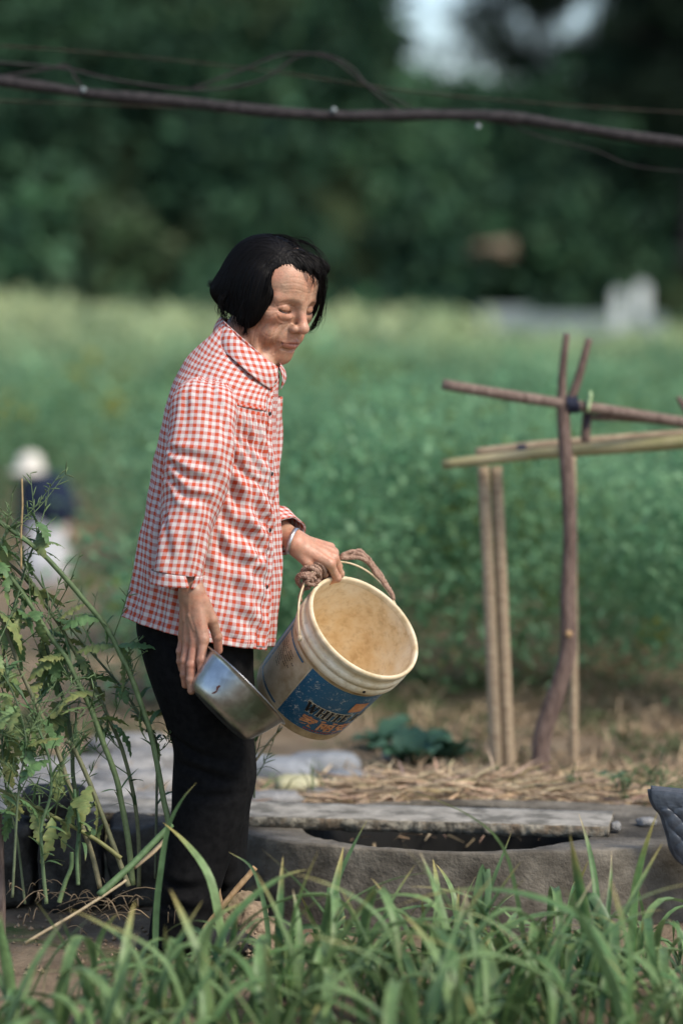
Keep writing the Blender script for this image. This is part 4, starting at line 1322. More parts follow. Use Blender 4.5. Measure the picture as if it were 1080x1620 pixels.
def on_bucket(poly, ph0, h0, size, dr, g, slant=0.0):
    """subdivide a flat quad and wrap it round the bucket; x to increasing phi"""
    (ax_, ay_), (bx_, by_), (cx_, cy_), (dx_, dy_) = poly; k = 4
    V = []
    for i in range(2):
        for j in range(k + 1):
            s, t = j / k, i
            x = (ax_ * (1 - s) + bx_ * s) * (1 - t) + (dx_ * (1 - s) + cx_ * s) * t
            y = (ay_ * (1 - s) + by_ * s) * (1 - t) + (dy_ * (1 - s) + cy_ * s) * t
            V.append(bpt(R(ph0) + x * size / .122, h0 + y * size + slant * x * size, dr))
    F = [(j, j + 1, k + 2 + j, k + 1 + j) for j in range(k)]
    g.add(V, F)
x = 0; SZ = .0290
for ch in "WHITE LA":
    wd, polys = GL[ch]
    if polys:
        g = Geo()
        for p_ in polys:
            on_bucket([((a + x) * .80, b) for a, b in p_], 6, .080, SZ, .0024, g)
        gl = g.obj("letter", m_black, BK, smooth=False)
        g2 = Geo()
        for p_ in polys:
            cx_ = sum(a for a, _ in p_) / 4; cy_ = sum(b for _, b in p_) / 4
            ex = .06
            q_ = [((a + x) * .80 + ex * (1 if a > cx_ else -1), b + ex * (1 if b > cy_ else -1)) for a, b in p_]
            on_bucket(q_, 6, .080, SZ, .0016, g2)
        g2.obj("letter_outline", m_cream, gl, smooth=False)
    x += wd + .06


def text_mesh(txt):
    cu = bpy.data.curves.new("char", 'FONT'); cu.body = txt; cu.size = 1; cu.resolution_u = 3; cu.offset = .028
    o = bpy.data.objects.new("char", cu); COL.objects.link(o)
    bpy.context.view_layer.update()
    me = bpy.data.meshes.new_from_object(o.evaluated_get(bpy.context.evaluated_depsgraph_get()))
    v = np.array([p.co[:] for p in me.vertices]); f = [tuple(p.vertices) for p in me.polygons]
    bpy.data.objects.remove(o); bpy.data.curves.remove(cu); bpy.data.meshes.remove(me)
    return v, f


CS = .0400
for k, ch in enumerate("家丽安"):
    v, f = text_mesh(ch)
    if len(v) == 0: continue
    v = v - [v[:, 0].min(), v[:, 1].min(), 0]; v = v / max(v[:, 1].max(), 1e-6)
    V = [bpt(R(10) + (k * 1.12 + a[0]) * CS / .12, .0385 + a[1] * .0345, .0022) for a in v]
    mesh_obj("character", V, f, m_orange, BK, smooth=False)
patch("orange_square", 48, 66, .120, .155, .0016, m_orange, BK, 10)
g = Geo()
for k in range(14):
    a0 = 20 + k * 3.4
    g.add([bpt(R(a0), .0305, .0018), bpt(R(a0 + 2), .0305, .0018), bpt(R(a0 + 2), .0345, .0018), bpt(R(a0), .0345, .0018)], [(0, 1, 2, 3)])
pr = g.obj("small_red_print", m_red, BK, smooth=False); pr["kind"] = "stuff"
v, f = lathe([(1e-4, .0), (.0035, 0), (.0035, .0012), (.0022, .0014), (1e-4, .0012)], bpt(R(40), .209, .0075), nrm(bpt(R(40), .209, .05) - bpt(R(40), .209, 0)), 14)
mesh_obj("rivet", v, f, m_black, BK)

# wire bail and the rope bound round it
bail = np.array([bail_pt(t) for t in np.linspace(0, 1, 70)])
mesh_obj("bail", *tube(bail, .0022, 8), m_rim, BK)
for pv, ph in ((pA, -42), (pB, 138)):
    v, f = lathe([(1e-4, .006), (.006, .006), (.0075, .003), (.0075, 0), (1e-4, 0)], bpt(R(ph), .206, .0068), nrm(bpt(R(ph), .206, .05) - bpt(R(ph), .206, 0)), 16)
    mesh_obj("pivot", v, f, m_rim, BK)


def rope(path, r, twist, name="rope"):
    """three-ply rope along a path"""
    n = len(path); T = np.gradient(path, axis=0); T /= np.linalg.norm(T, axis=1)[:, None] + 1e-9
    N = nrm(np.cross(T[0], [0.1, 0.2, 1])); Ns = []
    for i in range(n):
        N = nrm(N - T[i] * (N @ T[i])); Ns.append(N)
    Ns = np.array(Ns); Bs = np.cross(T, Ns); s = np.r_[0, np.cumsum(np.linalg.norm(np.diff(path, axis=0), axis=1))]
    g = Geo()
    for k in range(3):
        a = s * twist + k * 2.094
        q = path + (np.cos(a)[:, None] * Ns + np.sin(a)[:, None] * Bs) * r * .55
        g.add(*tube(q, r * .58, 6, jit=.25))
    return g.obj(name, M['rope'], BK)


# loops wound round the handle under and beside the fist
def wound(t0, t1, turns, r, rr, n=150, ph=0.0):
    out = []
    for i in range(n):
        u = i / (n - 1); t = t0 + (t1 - t0) * u
        c = bail_pt(t); tg = nrm(bail_pt(t + .01) - bail_pt(t - .01)); a1 = nrm(np.cross(tg, BN)); a2 = np.cross(tg, a1)
        a = u * turns * 2 * math.pi + ph
        out.append(c + (math.cos(a) * a1 + math.sin(a) * a2) * r * (1 + .22 * math.sin(u * 19 + ph)))
    return rope(np.array(out), rr, 420)
wound(.24, .395, 6, .0125, .0048)
wound(.25, .37, 3, .019, .0046, 90, 1.0)
# strands lying along the rim on the far side of the fist
for k in range(3):
    pts = []
    for t in np.linspace(.49, .80, 14):
        q_ = bail_pt(t) + np.array([0, .004 * k, .006 + .006 * k]) * (1 - abs(t - .58) * 2.2) + np.array([0, 0, .014]) * math.exp(-((t - .60) / .08) ** 2)
        pts.append(q_ + np.array([rnd.gauss(0, .0015) for _ in range(3)]))
    rope(spline(pts, 60), .0050, 420)
c0 = bail_pt(.30)
rope(spline([c0, c0 + [-.012, -.012, -.010], c0 + [-.016, -.018, -.030], c0 + [-.022, -.02, -.046], c0 + [-.020, -.02, -.056]], 30), .0042, 420)
rope(spline([c0 + [0.01, -.01, .004], c0 + [.0, -.026, -.004], c0 + [-.006, -.026, -.016], c0 + [.008, -.022, -.020], c0 + [.02, -.018, -.01]], 36), .0042, 420)

# ------------------------------------------------------------------ stainless bowl
WN = nrm(cam_vec(.70, .70, .14))
RIM_C = (B(330, 1024, -.215) + B(447, 1146, -.215)) / 2
RR = np.linalg.norm(B(330, 1024, -.215) - B(447, 1146, -.215)) / 2
BW = empty("bowl", RIM_C - WN * .082, "stainless steel bowl held on its edge beside the black trousers", "bowl")
prof = [(1e-4, -.084), (.060, -.084), (.071, -.0825), (.080, -.077), (.086, -.068), (.091, -.055), (.0975, -.035), (RR - .006, -.008), (RR - .004, -.0015), (RR + .0025, .0), (RR + .0035, .0012), (RR + .002, .0022), (RR - .004, .0015), (RR - .007, -.006), (.0960, -.034), (.0895, -.055), (.084, -.068), (.079, -.0755), (.070, -.081), (1e-4, -.082)]
v, f = lathe(prof, RIM_C, WN, 96)
mesh_obj("bowl_shell", v, f, M['steel'], BW)
# a small rust-brown smear on its side
bcen = nrm(cam_vec(0, 0, -1) - WN * (cam_vec(0, 0, -1) @ WN)); bside = np.cross(WN, bcen)
m_smear = simple_mat("brown_smear", (.06, .018, .012), (.12, .04, .025), 60, .7, 0)
def bowl_pt(a, t):
    r0, h0 = .0866, -.0665; r1, h1 = .0978, -.035
    return RIM_C + WN * (h0 + (h1 - h0) * t) + (r0 + (r1 - r0) * t + .0007) * (math.cos(a) * bcen + math.sin(a) * bside)
sgn = 1 if (bside @ cam_vec(-.7, .7, 0)) > 0 else -1
V = []; ctr = [(.42, .75, .020), (.44, .55, .030), (.40, .35, .018), (.43, .15, .026), (.46, .02, .008)]
for a, t, w in ctr: V += [bowl_pt(sgn * (a - w), t), bowl_pt(sgn * (a + w), t)]
mesh_obj("smear", V, [(2 * i, 2 * i + 1, 2 * i + 3, 2 * i + 2) for i in range(len(ctr) - 1)], m_smear, BW, smooth=False)

# ------------------------------------------------------------------ well ring, slab, stones
def rough_mesh(o, amt, sc, seed=0.0):
    """push the vertices of a mesh object about with noise"""
    for v in o.data.vertices:
        w = v.co + Vector(o.location)
        n = mnoise.noise_vector((w.x * sc + seed, w.y * sc, w.z * sc)) * amt + mnoise.noise_vector((w.x * sc * 3.1, w.y * sc * 3.1 + seed, w.z * sc * 3.1)) * amt * .45
        v.co += n


WX, WY, WR = WELL
WZ = .175
prof = [(WR - .005, -.25), (WR, .02), (WR - .002, WZ - .010), (WR - .006, WZ - .001), (WR - .02, WZ + .002), (WR - .050, WZ - .001), (WR - .060, WZ - .010), (WR - .062, WZ - .06), (WR - .066, -.25)]
pr2 = []
for (r0, h0), (r1, h1) in zip(prof[:-1], prof[1:]):
    k = 10 if abs(h1 - h0) > .05 else 3
    pr2 += [(r0 + (r1 - r0) * i / k, h0 + (h1 - h0) * i / k) for i in range(k)]
pr2.append(prof[-1])
v, f = lathe(pr2, (WX, WY, 0), (0, 0, 1), 180)
k_in = min(i for i, (r_, h_) in enumerate(pr2) if r_ <= WR - .049)          # the opening is narrower than the ring, off to one side
v[k_in * 180:, 0] = .255 + (v[k_in * 180:, 0] - WX) * .66
v[:, 1] = WY + (v[:, 1] - WY) * .58
wl = mesh_obj("well_ring", v, f, M['concrete'])
tag(wl, "low round concrete well ring with a dark opening", "well")
rough_mesh(wl, .004, 5); rough_mesh(wl, .0025, 40, 5)
# inside and bottom of the shaft, near-black colour standing in for their shade
m_shaft_shade = simple_mat("shaft_shade_dark", (.01, .01, .01), (.02, .02, .018), 5, .6, 0)
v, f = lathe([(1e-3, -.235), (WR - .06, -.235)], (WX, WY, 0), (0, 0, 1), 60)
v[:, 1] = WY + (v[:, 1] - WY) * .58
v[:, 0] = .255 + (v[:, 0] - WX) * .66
mesh_obj("well_bottom", v, f, m_shaft_shade, wl)
wl.data.materials.append(m_shaft_shade)
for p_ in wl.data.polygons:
    if min(p_.vertices) // 180 > k_in + 2: p_.material_index = 1  # inner wall below the rim takes the same painted-in shade

# the long broken slab lying across it
A0 = P(78, 1284, 6.56); A1 = P(962, 1311, 6.36)       # top front edge, two ends
A0[2] = A1[2] = .199
alongv = A1 - A0; Ls = np.linalg.norm(alongv); alongv = alongv / Ls; backv = np.array([-alongv[1], alongv[0], 0])
ns, nw, TH = 420, 16, .024
def slab_grid():
    V = []; F = []; 
    rows = [(0, -TH), (-.003, -TH * .75), (-.004, -TH * .5), (-.002, -TH * .25), (.001, -.001)] + [(.19 * k / 6, 0) for k in range(1, 7)] + [(.192, -TH), ]
    for i in range(ns + 1):
        s = i / ns * Ls
        chip = .006 * mnoise.noise((s * 14, 0, 0)) + .004 * mnoise.noise((s * 45, 3, 0))
        for j, (w, z) in enumerate(rows):
            e = chip + .006 * mnoise.noise((s * 30, j * 1.7, 2)) + .004 * mnoise.noise((s * 90, j * 2.3, 6)) if j < 5 else 0
            zz = (.004 * mnoise.noise((s * 22, 7, j)) - .004) if j == 0 else .0012 * mnoise.noise((s * 8, w * 20, 1))
            V.append(A0 + alongv * s + backv * (w + e) + np.array([0, 0, z + zz]))
    m = len(rows)
    for i in range(ns):
        for j in range(m):
            F.append((i * m + j, (i + 1) * m + j, (i + 1) * m + (j + 1) % m, i * m + (j + 1) % m))
    F.append(tuple(range(m))); F.append(tuple(ns * m + j for j in range(m))[::-1])
    return V, F, m
V, F, m = slab_grid()
sl_o = mesh_obj("stone_slab", V, F, M['slab'], smooth=True)
tag(sl_o, "long grey broken slab lying across the well opening", "slab")
sl_o.data.materials.append(M['slabedge'])
for p_ in sl_o.data.polygons:
    vs_ = [i % m for i in p_.vertices]
    if len(vs_) == 4 and max(vs_) <= 4: p_.material_index = 1
    if len(vs_) > 4: p_.material_index = 1


# stones: lumpy blocks
def stone(name, c, r, mat, label, cat="stone", group=None, boxy=.45, seed=None, sub=4, rot=None):
    seed = rnd.random() * 100 if seed is None else seed
    import bmesh
    bm = bmesh.new(); bmesh.ops.create_icosphere(bm, subdivisions=sub, radius=1)
    rz_ = rnd.uniform(-.4, .4) if rot is None else rot
    for v_ in bm.verts:
        d = v_.co.normalized(); mx = max(abs(d.x), abs(d.y), abs(d.z))
        s_ = (1 - boxy) + boxy / mx
        s_ *= 1 + .16 * mnoise.noise(d * 1.6 + Vector((seed, 0, 0))) + .07 * mnoise.noise(d * 4.5 + Vector((0, seed, 0))) + .03 * mnoise.noise(d * 11 + Vector((0, 0, seed)))
        p_ = Vector((d.x * s_ * r[0], d.y * s_ * r[1], d.z * s_ * r[2])); p_.rotate(Matrix.Rotation(rz_, 3, 'Z')); v_.co = p_
    me = bpy.data.meshes.new(name); bm.to_mesh(me); bm.free()
    for p_ in me.polygons: p_.use_smooth = True
    me.materials.append(mat)
    o = bpy.data.objects.new(name, me); o.location = [float(x) for x in c]; COL.objects.link(o)
    return tag(o, label, cat, group)


def on_ground(px, py, d, up=0.0):
    q = P(px, py, d); q[2] = float(gz(q[0], q[1])) + up; return q


# low dark wall of stones left of the well
for (px0, px1, py, d, hh, lb) in ((-30, 62, 1350, 6.50, .10, "dark stone block of the low wall, at the frame's edge behind the weeds"), (62, 168, 1345, 6.48, .105, "dark stone block of the low wall, behind the thin green stems"), (168, 300, 1352, 6.50, .095, "dark stone block of the low wall, beside the black trousers")):
    c = (P(px0, py, d) + P(px1, py, d)) / 2; w = (P(px1, py, d)[0] - P(px0, py, d)[0]) / 2
    c[2] = .10
    stone("wall_stone", c, (w * .92, .11, hh), M['darkstone'], lb, "stone", "dark stones of the low wall", .75, rot=0)
stone("wall_stone", P(88, 1318, 6.5) * [1, 1, 0] + [0, 0, .235], (.075, .08, .03), M['darkstone'], "small flat dark stone lying on the low wall, near the frame's edge", "stone", "dark stones of the low wall", .6, rot=0)
# rubble behind the slab
for k, (px, py, d, r, mt, lb) in enumerate(((548, 1212, 7.3, (.060, .05, .034), 'rockgrey', "flat grey stone with pale top in the rubble under the bucket"), (470, 1238, 7.15, (.055, .05, .030), 'rockyellow', "rounded yellowish stone in the rubble beside the thin weed"),
        (425, 1215, 7.45, (.12, .08, .05), 'rockgrey', "large grey stone in the rubble next to the trousers"), (510, 1190, 7.6, (.10, .06, .045), 'rockgrey', "blue-grey slab of stone in the rubble below the bucket"), (430, 1258, 7.0, (.075, .05, .022), 'rock', "pale flat stone just behind the slab by the trousers"),
        (520, 1252, 7.05, (.06, .04, .02), 'rock', "small pale stone behind the slab under the bucket"), (590, 1180, 7.5, (.05, .05, .02), 'rock', "small pale stone at the edge of the straw"), (640, 1170, 7.9, (.06, .05, .03), 'rock', "pale stone beyond the straw near the bucket"))):
    stone("rubble_stone", on_ground(px, py, d, r[2] * .55), r, M[mt], lb, "stone", "rubble behind the slab", .5, sub=3)
pale = [(20, 1225, 7.3, .16), (95, 1232, 7.25, .13), (165, 1210, 7.5, .15), (215, 1235, 7.2, .12), (250, 1195, 7.7, .14), (55, 1262, 7.0, .13), (140, 1258, 7.0, .12), (235, 1262, 6.95, .10), (205, 1165, 8.0, .12), (10, 1275, 6.9, .11)]
ORD = ("first", "second", "third", "fourth", "fifth", "sixth", "seventh", "eighth", "ninth", "tenth")
for k, (px, py, d, r) in enumerate(sorted(pale)):
    stone("rubble_stone", on_ground(px, py, d, r * .15), (r, r * .6, r * .32), M['rock'], ORD[k] + " pale stone from the left in the rubble heap behind the tall weeds", "stone", "pale rubble behind the weeds", .55, sub=3)
stone("pebble", P(973, 1317, 6.42) * [1, 1, 0] + [0, 0, .188], (.012, .012, .011), M['rock'], "small whitish pebble at the end of the slab on the well rim", "stone", sub=3)
stone("pebble", P(1022, 1322, 6.5) * [1, 1, 0] + [0, 0, .184], (.022, .02, .010), M['rock'], "flat pale stone chip on the well rim near the quilted pad", "stone", sub=3)

# heap of clods with a dry stick, in front of the well
clod_pts = [(392, 1452, -.02, .045), (372, 1436, .0, .035), (410, 1470, -.05, .04), (358, 1462, -.04, .03), (385, 1425, .02, .026), (430, 1500, -.08, .03), (345, 1480, -.05, .028), (400, 1490, -.08, .03)]
for k, (px, py, off, r) in enumerate(clod_pts):
    q = B(px, py, off); 
    o = stone("soil_clod", q, (r, r * .9, r * .8), M['clod'], "crumbly tan clod of soil in the heap by the far foot", "clod", "clods of soil by the well", .1, sub=4)
    rough_mesh(o, .008, 40, k)
g = Geo()
for k in range(300):
    px = rnd.choice([rnd.gauss(385, 32), rnd.uniform(20, 230), rnd.uniform(100, 520)]); d = rnd.uniform(5.75, 6.35)
    q = P(px, 1480, d); r = rnd.uniform(.003, .008); q[2] = float(gz(q[0], q[1])) + r * .4
    if 370 < px < 410: q[2] += rnd.uniform(0, .05)
    dirs = [nrm([rnd.gauss(0, 1) for _ in range(3)]) for _ in range(6)]
    oc = np.array([(1, 0, 0), (-1, 0, 0), (0, 1, 0), (0, -1, 0), (0, 0, 1), (0, 0, -1)]) * r * np.array([[rnd.uniform(.6, 1.3)] for _ in range(6)])
    g.add(q + oc, [(0, 2, 4), (2, 1, 4), (1, 3, 4), (3, 0, 4), (2, 0, 5), (1, 2, 5), (3, 1, 5), (0, 3, 5)])
tag(g.obj("soil_crumbs", M['clod'], smooth=False), "loose crumbs of tan soil around the feet", "soil", kind="stuff")
mesh_obj_st = mesh_obj("dry_stick", *tube(spline([B(322, 1472, -.12), B(360, 1424, -.115), B(404, 1372, -.11)], 24), np.linspace(.0068, .0062, 24), 9, jit=.18), M['stick'])
tag(mesh_obj_st, "short broken tan stick leaning on the soil clods by the trousers", "stick")

# ------------------------------------------------------------------ trellis of bent posts and bamboo
TD = 7.42
def pole(name, pts, rads, mat, parent, k=10, jit=.06, n=40):
    q = spline([P(*p_) for p_ in pts], n)
    r = np.interp(np.linspace(0, 1, n), np.linspace(0, 1, len(rads)), rads)
    return mesh_obj(name, *tube(q, r, k, jit=jit), mat, parent)


TR = empty("trellis", on_ground(855, 1245, TD), "rough garden trellis of bent branches tied to bamboo poles", "trellis")
pole("branch_post", [(852, 1262, TD), (855, 1205, TD), (858, 1160, TD), (882, 1090, TD), (898, 1025, TD), (897, 940, TD), (901, 850, TD), (897, 760, TD), (892, 690, TD), (889, 635, TD)], [.024, .0245, .025, .022, .021, .0185, .0185, .0185, .018, .017], M['bark'], TR)
pole("fork_prong", [(888, 650, TD), (889, 590, TD), (896, 528, TD)], [.013, .011, .009], M['bark'], TR, n=14)
pole("fork_prong", [(893, 655, TD), (912, 606, TD), (931, 536, TD)], [.013, .0115, .0095], M['bark'], TR, n=14)
v, f = lathe([(1e-4, .008), (.008, .006), (.011, 0), (.008, -.006), (1e-4, -.008)], P(899, 1003, TD - .018), (0.3, -1, .2), 10)
mesh_obj("cut_knot", v, f, M['stick'], TR)
pole("bamboo_crossbar", [(700, 608, TD - .05), (800, 625, TD - .03), (900, 640, TD), (1000, 655, TD + .03), (1110, 672, TD + .06), (1400, 712, TD + .12)], [.0145, .015, .0145, .014, .0135, .013], M['wood'], TR)
pole("bamboo_crossbar", [(700, 735, TD + .16), (800, 723, TD + .13), (920, 712, TD + .1), (1110, 697, TD + .05), (1420, 674, TD - .03)], [.0135, .0155, .0195, .0215, .0225], M['bamboogreen'], TR)
pole("bamboo_crossbar", [(752, 716, TD + .22), (840, 706, TD + .2), (1000, 692, TD + .15), (1110, 684, TD + .12)], [.012, .013, .012, .011], M['bamboo'], TR)
pole("bamboo_crossbar", [(930, 660, TD + .03), (1020, 664, TD + .05), (1110, 676, TD + .08)], [.008, .009, .009], M['wood'], TR, n=14)
for (xa, xb, d, r, mt) in ((764, 784, TD + .20, .0160, 'bamboo'), (784, 804, TD + .215, .0165, 'bamboo')):
    pole("bamboo_post", [(xa, 738, d), ((xa + xb) / 2, 960, d), (xb, 1215, d)], [r, r * 1.02, r * 1.05], M[mt], TR)
pole("bamboo_post", [(1380, 670, TD + .06), (1382, 960, TD + .06), (1384, 1250, TD + .06)], [.016, .0165, .017], M['wood'], TR)
pole("bamboo_post", [(904, 720, TD + .32), (906, 960, TD + .32), (907, 1232, TD + .32)], [.0105, .012, .0125], M['bamboo'], TR)
pole("fork_prong", [(925, 700, TD + .04), (927, 668, TD + .04), (930, 640, TD + .04)], [.012, .013, .011], M['bark'], TR, n=10)
pole("fork_prong", [(1092, 660, TD + .05), (1082, 645, TD + .05), (1072, 628, TD + .05)], [.009, .009, .007], M['bark'], TR, n=10)
def tie(px, py, d, r, hgt, mat, ax=(1, 0, 0), nm="tie"):
    q = np.array([P(px, py, d) + np.array([(t / 20 - .5) * hgt * ax[0], -math.cos(t * 1.9) * r, math.sin(t * 1.9) * r + (t / 20 - .5) * hgt * ax[2]]) for t in np.linspace(0, 20, 70)])
    mesh_obj(nm, *tube(q, .0030, 6), mat, TR)
tie(825, 716, TD + .15, .020, .022, M['twine']); tie(905, 640, TD, .021, .03, M['twine']); tie(928, 664, TD + .04, .017, .035, M['twine'], (.2, 0, 1))
tie(931, 636, TD - .01, .014, .034, M['greentwine'], (.25, 0, 1)); 

# ------------------------------------------------------------------ vine stem and thin wires across the top
VD = 7.7
q = spline([P(*p_, VD) for p_ in ((-620, 70), (-300, 100), (-60, 122), (60, 136), (150, 149), (300, 163), (420, 176), (540, 183), (700, 182), (800, 186), (900, 200), (1000, 216), (1140, 232), (1400, 250), (1750, 262))], 220)
rad = .0155 + .0025 * np.sin(np.linspace(0, 55, 220)) * np.cos(np.linspace(0, 20, 220))
VN = empty("vine", q[0], "bare dark vine stem stretched across the top of the view", "vine")
mesh_obj("main_stem", *tube(q, rad, 9, jit=.12), M['vine'], VN)
def twig(pts, r, d=VD):
    mesh_obj("tendril", *tube(spline([P(*p_, d) for p_ in pts], 36), np.linspace(r, r * .7, 36), 6), M['vine'], VN)
twig(((-40, 96), (100, 108), (180, 126), (310, 142), (410, 128), (480, 86), (545, 98), (590, 145), (640, 182)), .0042)
twig(((-40, 128), (60, 112), (105, 104), (120, 125), (140, 150)), .0045)
twig(((300, 142), (380, 112), (450, 86), (520, 92), (575, 130), (650, 170)), .0036)
twig(((780, 186), (850, 215), (940, 238), (1000, 262), (1090, 272)), .0022)
for k, ys_ in enumerate((((-600, 40), (-40, 70), (200, 88), (420, 112), (700, 150), (1120, 180), (1700, 200)), ((-600, 140), (-40, 158), (220, 168), (480, 178)))):
    mw = mesh_obj("wire", *tube(spline([P(*p_, VD + .1) for p_ in ys_], 40), .0022, 6), simple_mat("rusty_wire", (.02, .016, .013), (.05, .036, .026), 40, .8, 0))
    tag(mw, ("thin rusty wire running above the vine stem", "thin wire running just below the vine stem at one end")[k], "wire", "thin wires beside the vine")
for (px, py) in ((132, 142), (528, 174), (756, 200)):
    v, f = lathe([(.0075 * math.sin(t) + 1e-5, .0075 * math.cos(t)) for t in np.linspace(0, math.pi, 8)], P(px, py, VD - .014), (0, 0, 1), 10)
    mesh_obj("bud", v, f, M['paleconcrete'], VN)

# ------------------------------------------------------------------ quilted pad on the well rim at the edge of the frame
QD = 6.18
m_q, nt, bs = new_mat("black_quilted_leatherette")
nt.links.new(ramp(nt, noise_tex(nt, 40, 4, .6), [(.3, (.035, .042, .055)), (.7, (.070, .082, .102))]), bs.inputs["Base Color"])
bs.inputs["Roughness"].default_value = .42; bump(nt, bs, noise_tex(nt, 160, 3, .6), .25, .002)
left_edge = spline(np.array([(1028, 1248), (1030, 1262), (1036, 1275), (1046, 1287), (1052, 1305), (1058, 1325), (1062, 1342), (1072, 1358), (1084, 1366)], float), 46)
n1, n2 = 46, 60
QV = np.zeros((n1, n2, 3)); stitch = []
for i in range(n1):
    lx0, ly0 = left_edge[i]
    for j in range(n2):
        u = j / (n2 - 1)
        px = lx0 + u * (1230 - lx0); py = ly0 + u * 12 * (1 - i / n1) + 8 * u
        a = (px - 1000) / 26.0; b_ = (py - 1240) / 26.0
        s1_, s2_ = (a + b_ * .9) % 1, (a - b_ * .9) % 1
        puff = (math.sin(math.pi * s1_) * math.sin(math.pi * s2_)) ** .5 if i > 10 else .7 + .3 * math.sin(py * 1.1 + px * .06)
        bend = .10 * (1 - math.cos((i / n1) * 1.2)) - .04 * math.sin(u * 2.5)
        QV[i, j] = P(px, py, QD + bend * .3 - .005 * puff * min(1, j / 4) * min(1, i / 3))
QP = mesh_obj("quilted_pad", QV.reshape(-1, 3), grid_faces(n1, n2), m_q)
md = QP.modifiers.new("thickness", 'SOLIDIFY'); md.thickness = .010; md.offset = -1
tag(QP, "black quilted pad with white stitching draped over the well rim", "pad")
m_st = simple_mat("white_stitching", (.5, .5, .5), (.65, .65, .64), 40, .8, 0)
mesh_obj("edge_binding", *tube(np.array([P(x_, y_, QD - .002 + .10 * (1 - math.cos((i / n1) * 1.2)) * .3) for i, (x_, y_) in enumerate(left_edge)]), .0068, 8), m_q, QP)
mesh_obj("edge_binding", *tube(QV[0] + [0, -.002, .001], .0068, 8), m_q, QP)
g = Geo()
for i in range(1, n1 - 1, 2):
    a, b_ = QV[i, 3], QV[i + 1, 3]
    g.add(*tube(np.array([a + [0, -.0055, 0], b_ + [0, -.0055, 0]]), .0012, 5))
o = g.obj("stitching", m_st, QP); o["kind"] = "stuff"
g = Geo()
for i in range(11, n1 - 1):
    for j in range(3, n2 - 1):
        lx0, ly0 = left_edge[i]; u = j / (n2 - 1); px = lx0 + u * (1230 - lx0); py = ly0 + u * 12 * (1 - i / n1) + 8 * u
        a = (px - 1000) / 26.0; b_ = (py - 1240) / 26.0
        for sg in (1, -1):
            if abs(((a + sg * b_ * .9 + .5) % 1) - .5) < .085:
                du = 1; dvv = -sg
                q2 = QV[min(max(i + dvv, 0), n1 - 1), min(j + du, n2 - 1)]
                d1 = nrm(q2 - QV[i, j]) * .0022
                g.add(*tube(np.array([QV[i, j] - d1 + [0, -.0030, 0], QV[i, j] + d1 + [0, -.0030, 0]]), .0011, 4))
if g.n:
    o = g.obj("quilt_stitching", m_st, QP); o["kind"] = "stuff"

# left-hand brown post at the frame's edge
po = mesh_obj("wooden_stake", *tube(spline([P(-2, 1285, 6.0), P(2, 1380, 6.0), P(4, 1480, 6.0)], 20), .0085, 9, jit=.15), M['wood'])
tag(po, "weathered brown stake at the frame's edge beside the weeds", "stake")

# ------------------------------------------------------------------ straw heap and dry grass (uncountable)
def blades(c, d, L, W, col, droop=.15):
    n = len(c); d = d / (np.linalg.norm(d, axis=1)[:, None] + 1e-9)
    s = np.cross(d, rand_dirs(n)); s /= np.linalg.norm(s, axis=1)[:, None] + 1e-9
    L = L[:, None]; W = W[:, None]
    m1 = c + d * L * .5; t = c + d * L - np.array([0, 0, 1]) * L * droop
    V = np.stack([c - s * W * .5, c + s * W * .5, m1 + s * W * .4, m1 - s * W * .4, t + s * W * .08, t - s * W * .08], 1).reshape(-1, 3)
    b = np.arange(n)[:, None] * 6
    F = np.concatenate([b + np.array([[0, 1, 2, 3]]), b + np.array([[3, 2, 4, 5]])])
    return V, F, np.repeat(col, 6, axis=0)


def straw_z(x, y):
    q = P(735, 1245, 7.05)
    return .042 * np.exp(-((x - q[0] - .02) / .32) ** 4) * np.exp(-((y - 6.98) / .22) ** 2)
n = 16000
x = rng.normal(P(735, 1245, 7.05)[0], .25, n); y = rng.uniform(6.66, 7.5, n)
ok = (x - WX) ** 2 + ((y - WY) / .58) ** 2 > (WR + .05) ** 2
x, y = x[ok], y[ok]; n = len(x)
hz = straw_z(x, y); z = gz(x, y) + hz * rng.uniform(.6, 1.05, n) + .004
az = rng.normal(.15, .7, n) + (rng.random(n) < .5) * math.pi
d = np.stack([np.cos(az), np.sin(az), rng.normal(0, .16, n)], 1)
base = np.array([.46, .345, .225]) * rng.uniform(.55, 1.25, (n, 1)) * np.array([1, 1, 1]) * (1 + rng.normal(0, .05, (n, 3)))
V, F, C = blades(np.stack([x, y, z], 1), d, rng.uniform(.05, .17, n), rng.uniform(.003, .011, n), base, .06)
tag(mesh_obj("straw_heap", V, F, M['straw'], smooth=False, col=C), "flattened heap of tan straw behind the slab", "straw", kind="stuff")
n = 15000
y = rng.uniform(6.9, 10.2, n) ; x = rng.uniform(-1, 1, n) * .16 * y
keep = (rng.random(n) < np.where(x > .15, .8, .25)) & (np.array([mnoise.noise((a * 2.2, b * 1.6, 9)) for a, b in zip(x, y)]) > -.25)
x, y = x[keep], y[keep]; n = len(x)
d = np.stack([rng.normal(0, .55, n), rng.normal(0, .55, n), rng.uniform(.25, 1.0, n)], 1)
gsel = np.array([mnoise.noise((a * 3, b * 2.2, 2)) for a, b in zip(x, y)]) + rng.normal(0, .12, n) > .10
col = np.where(gsel[:, None], np.array([.075, .115, .04]), np.array([.36, .265, .165])) * rng.uniform(.6, 1.3, (n, 1))
V, F, C = blades(np.stack([x, y, gz(x, y) - .005], 1), d, rng.uniform(.03, .13, n), rng.uniform(.003, .010, n), col, .25)
tag(mesh_obj("dry_grass", V, F, M['straw'], smooth=False, col=C), "dry stubble and short grass on the garden soil", "grass", kind="stuff")

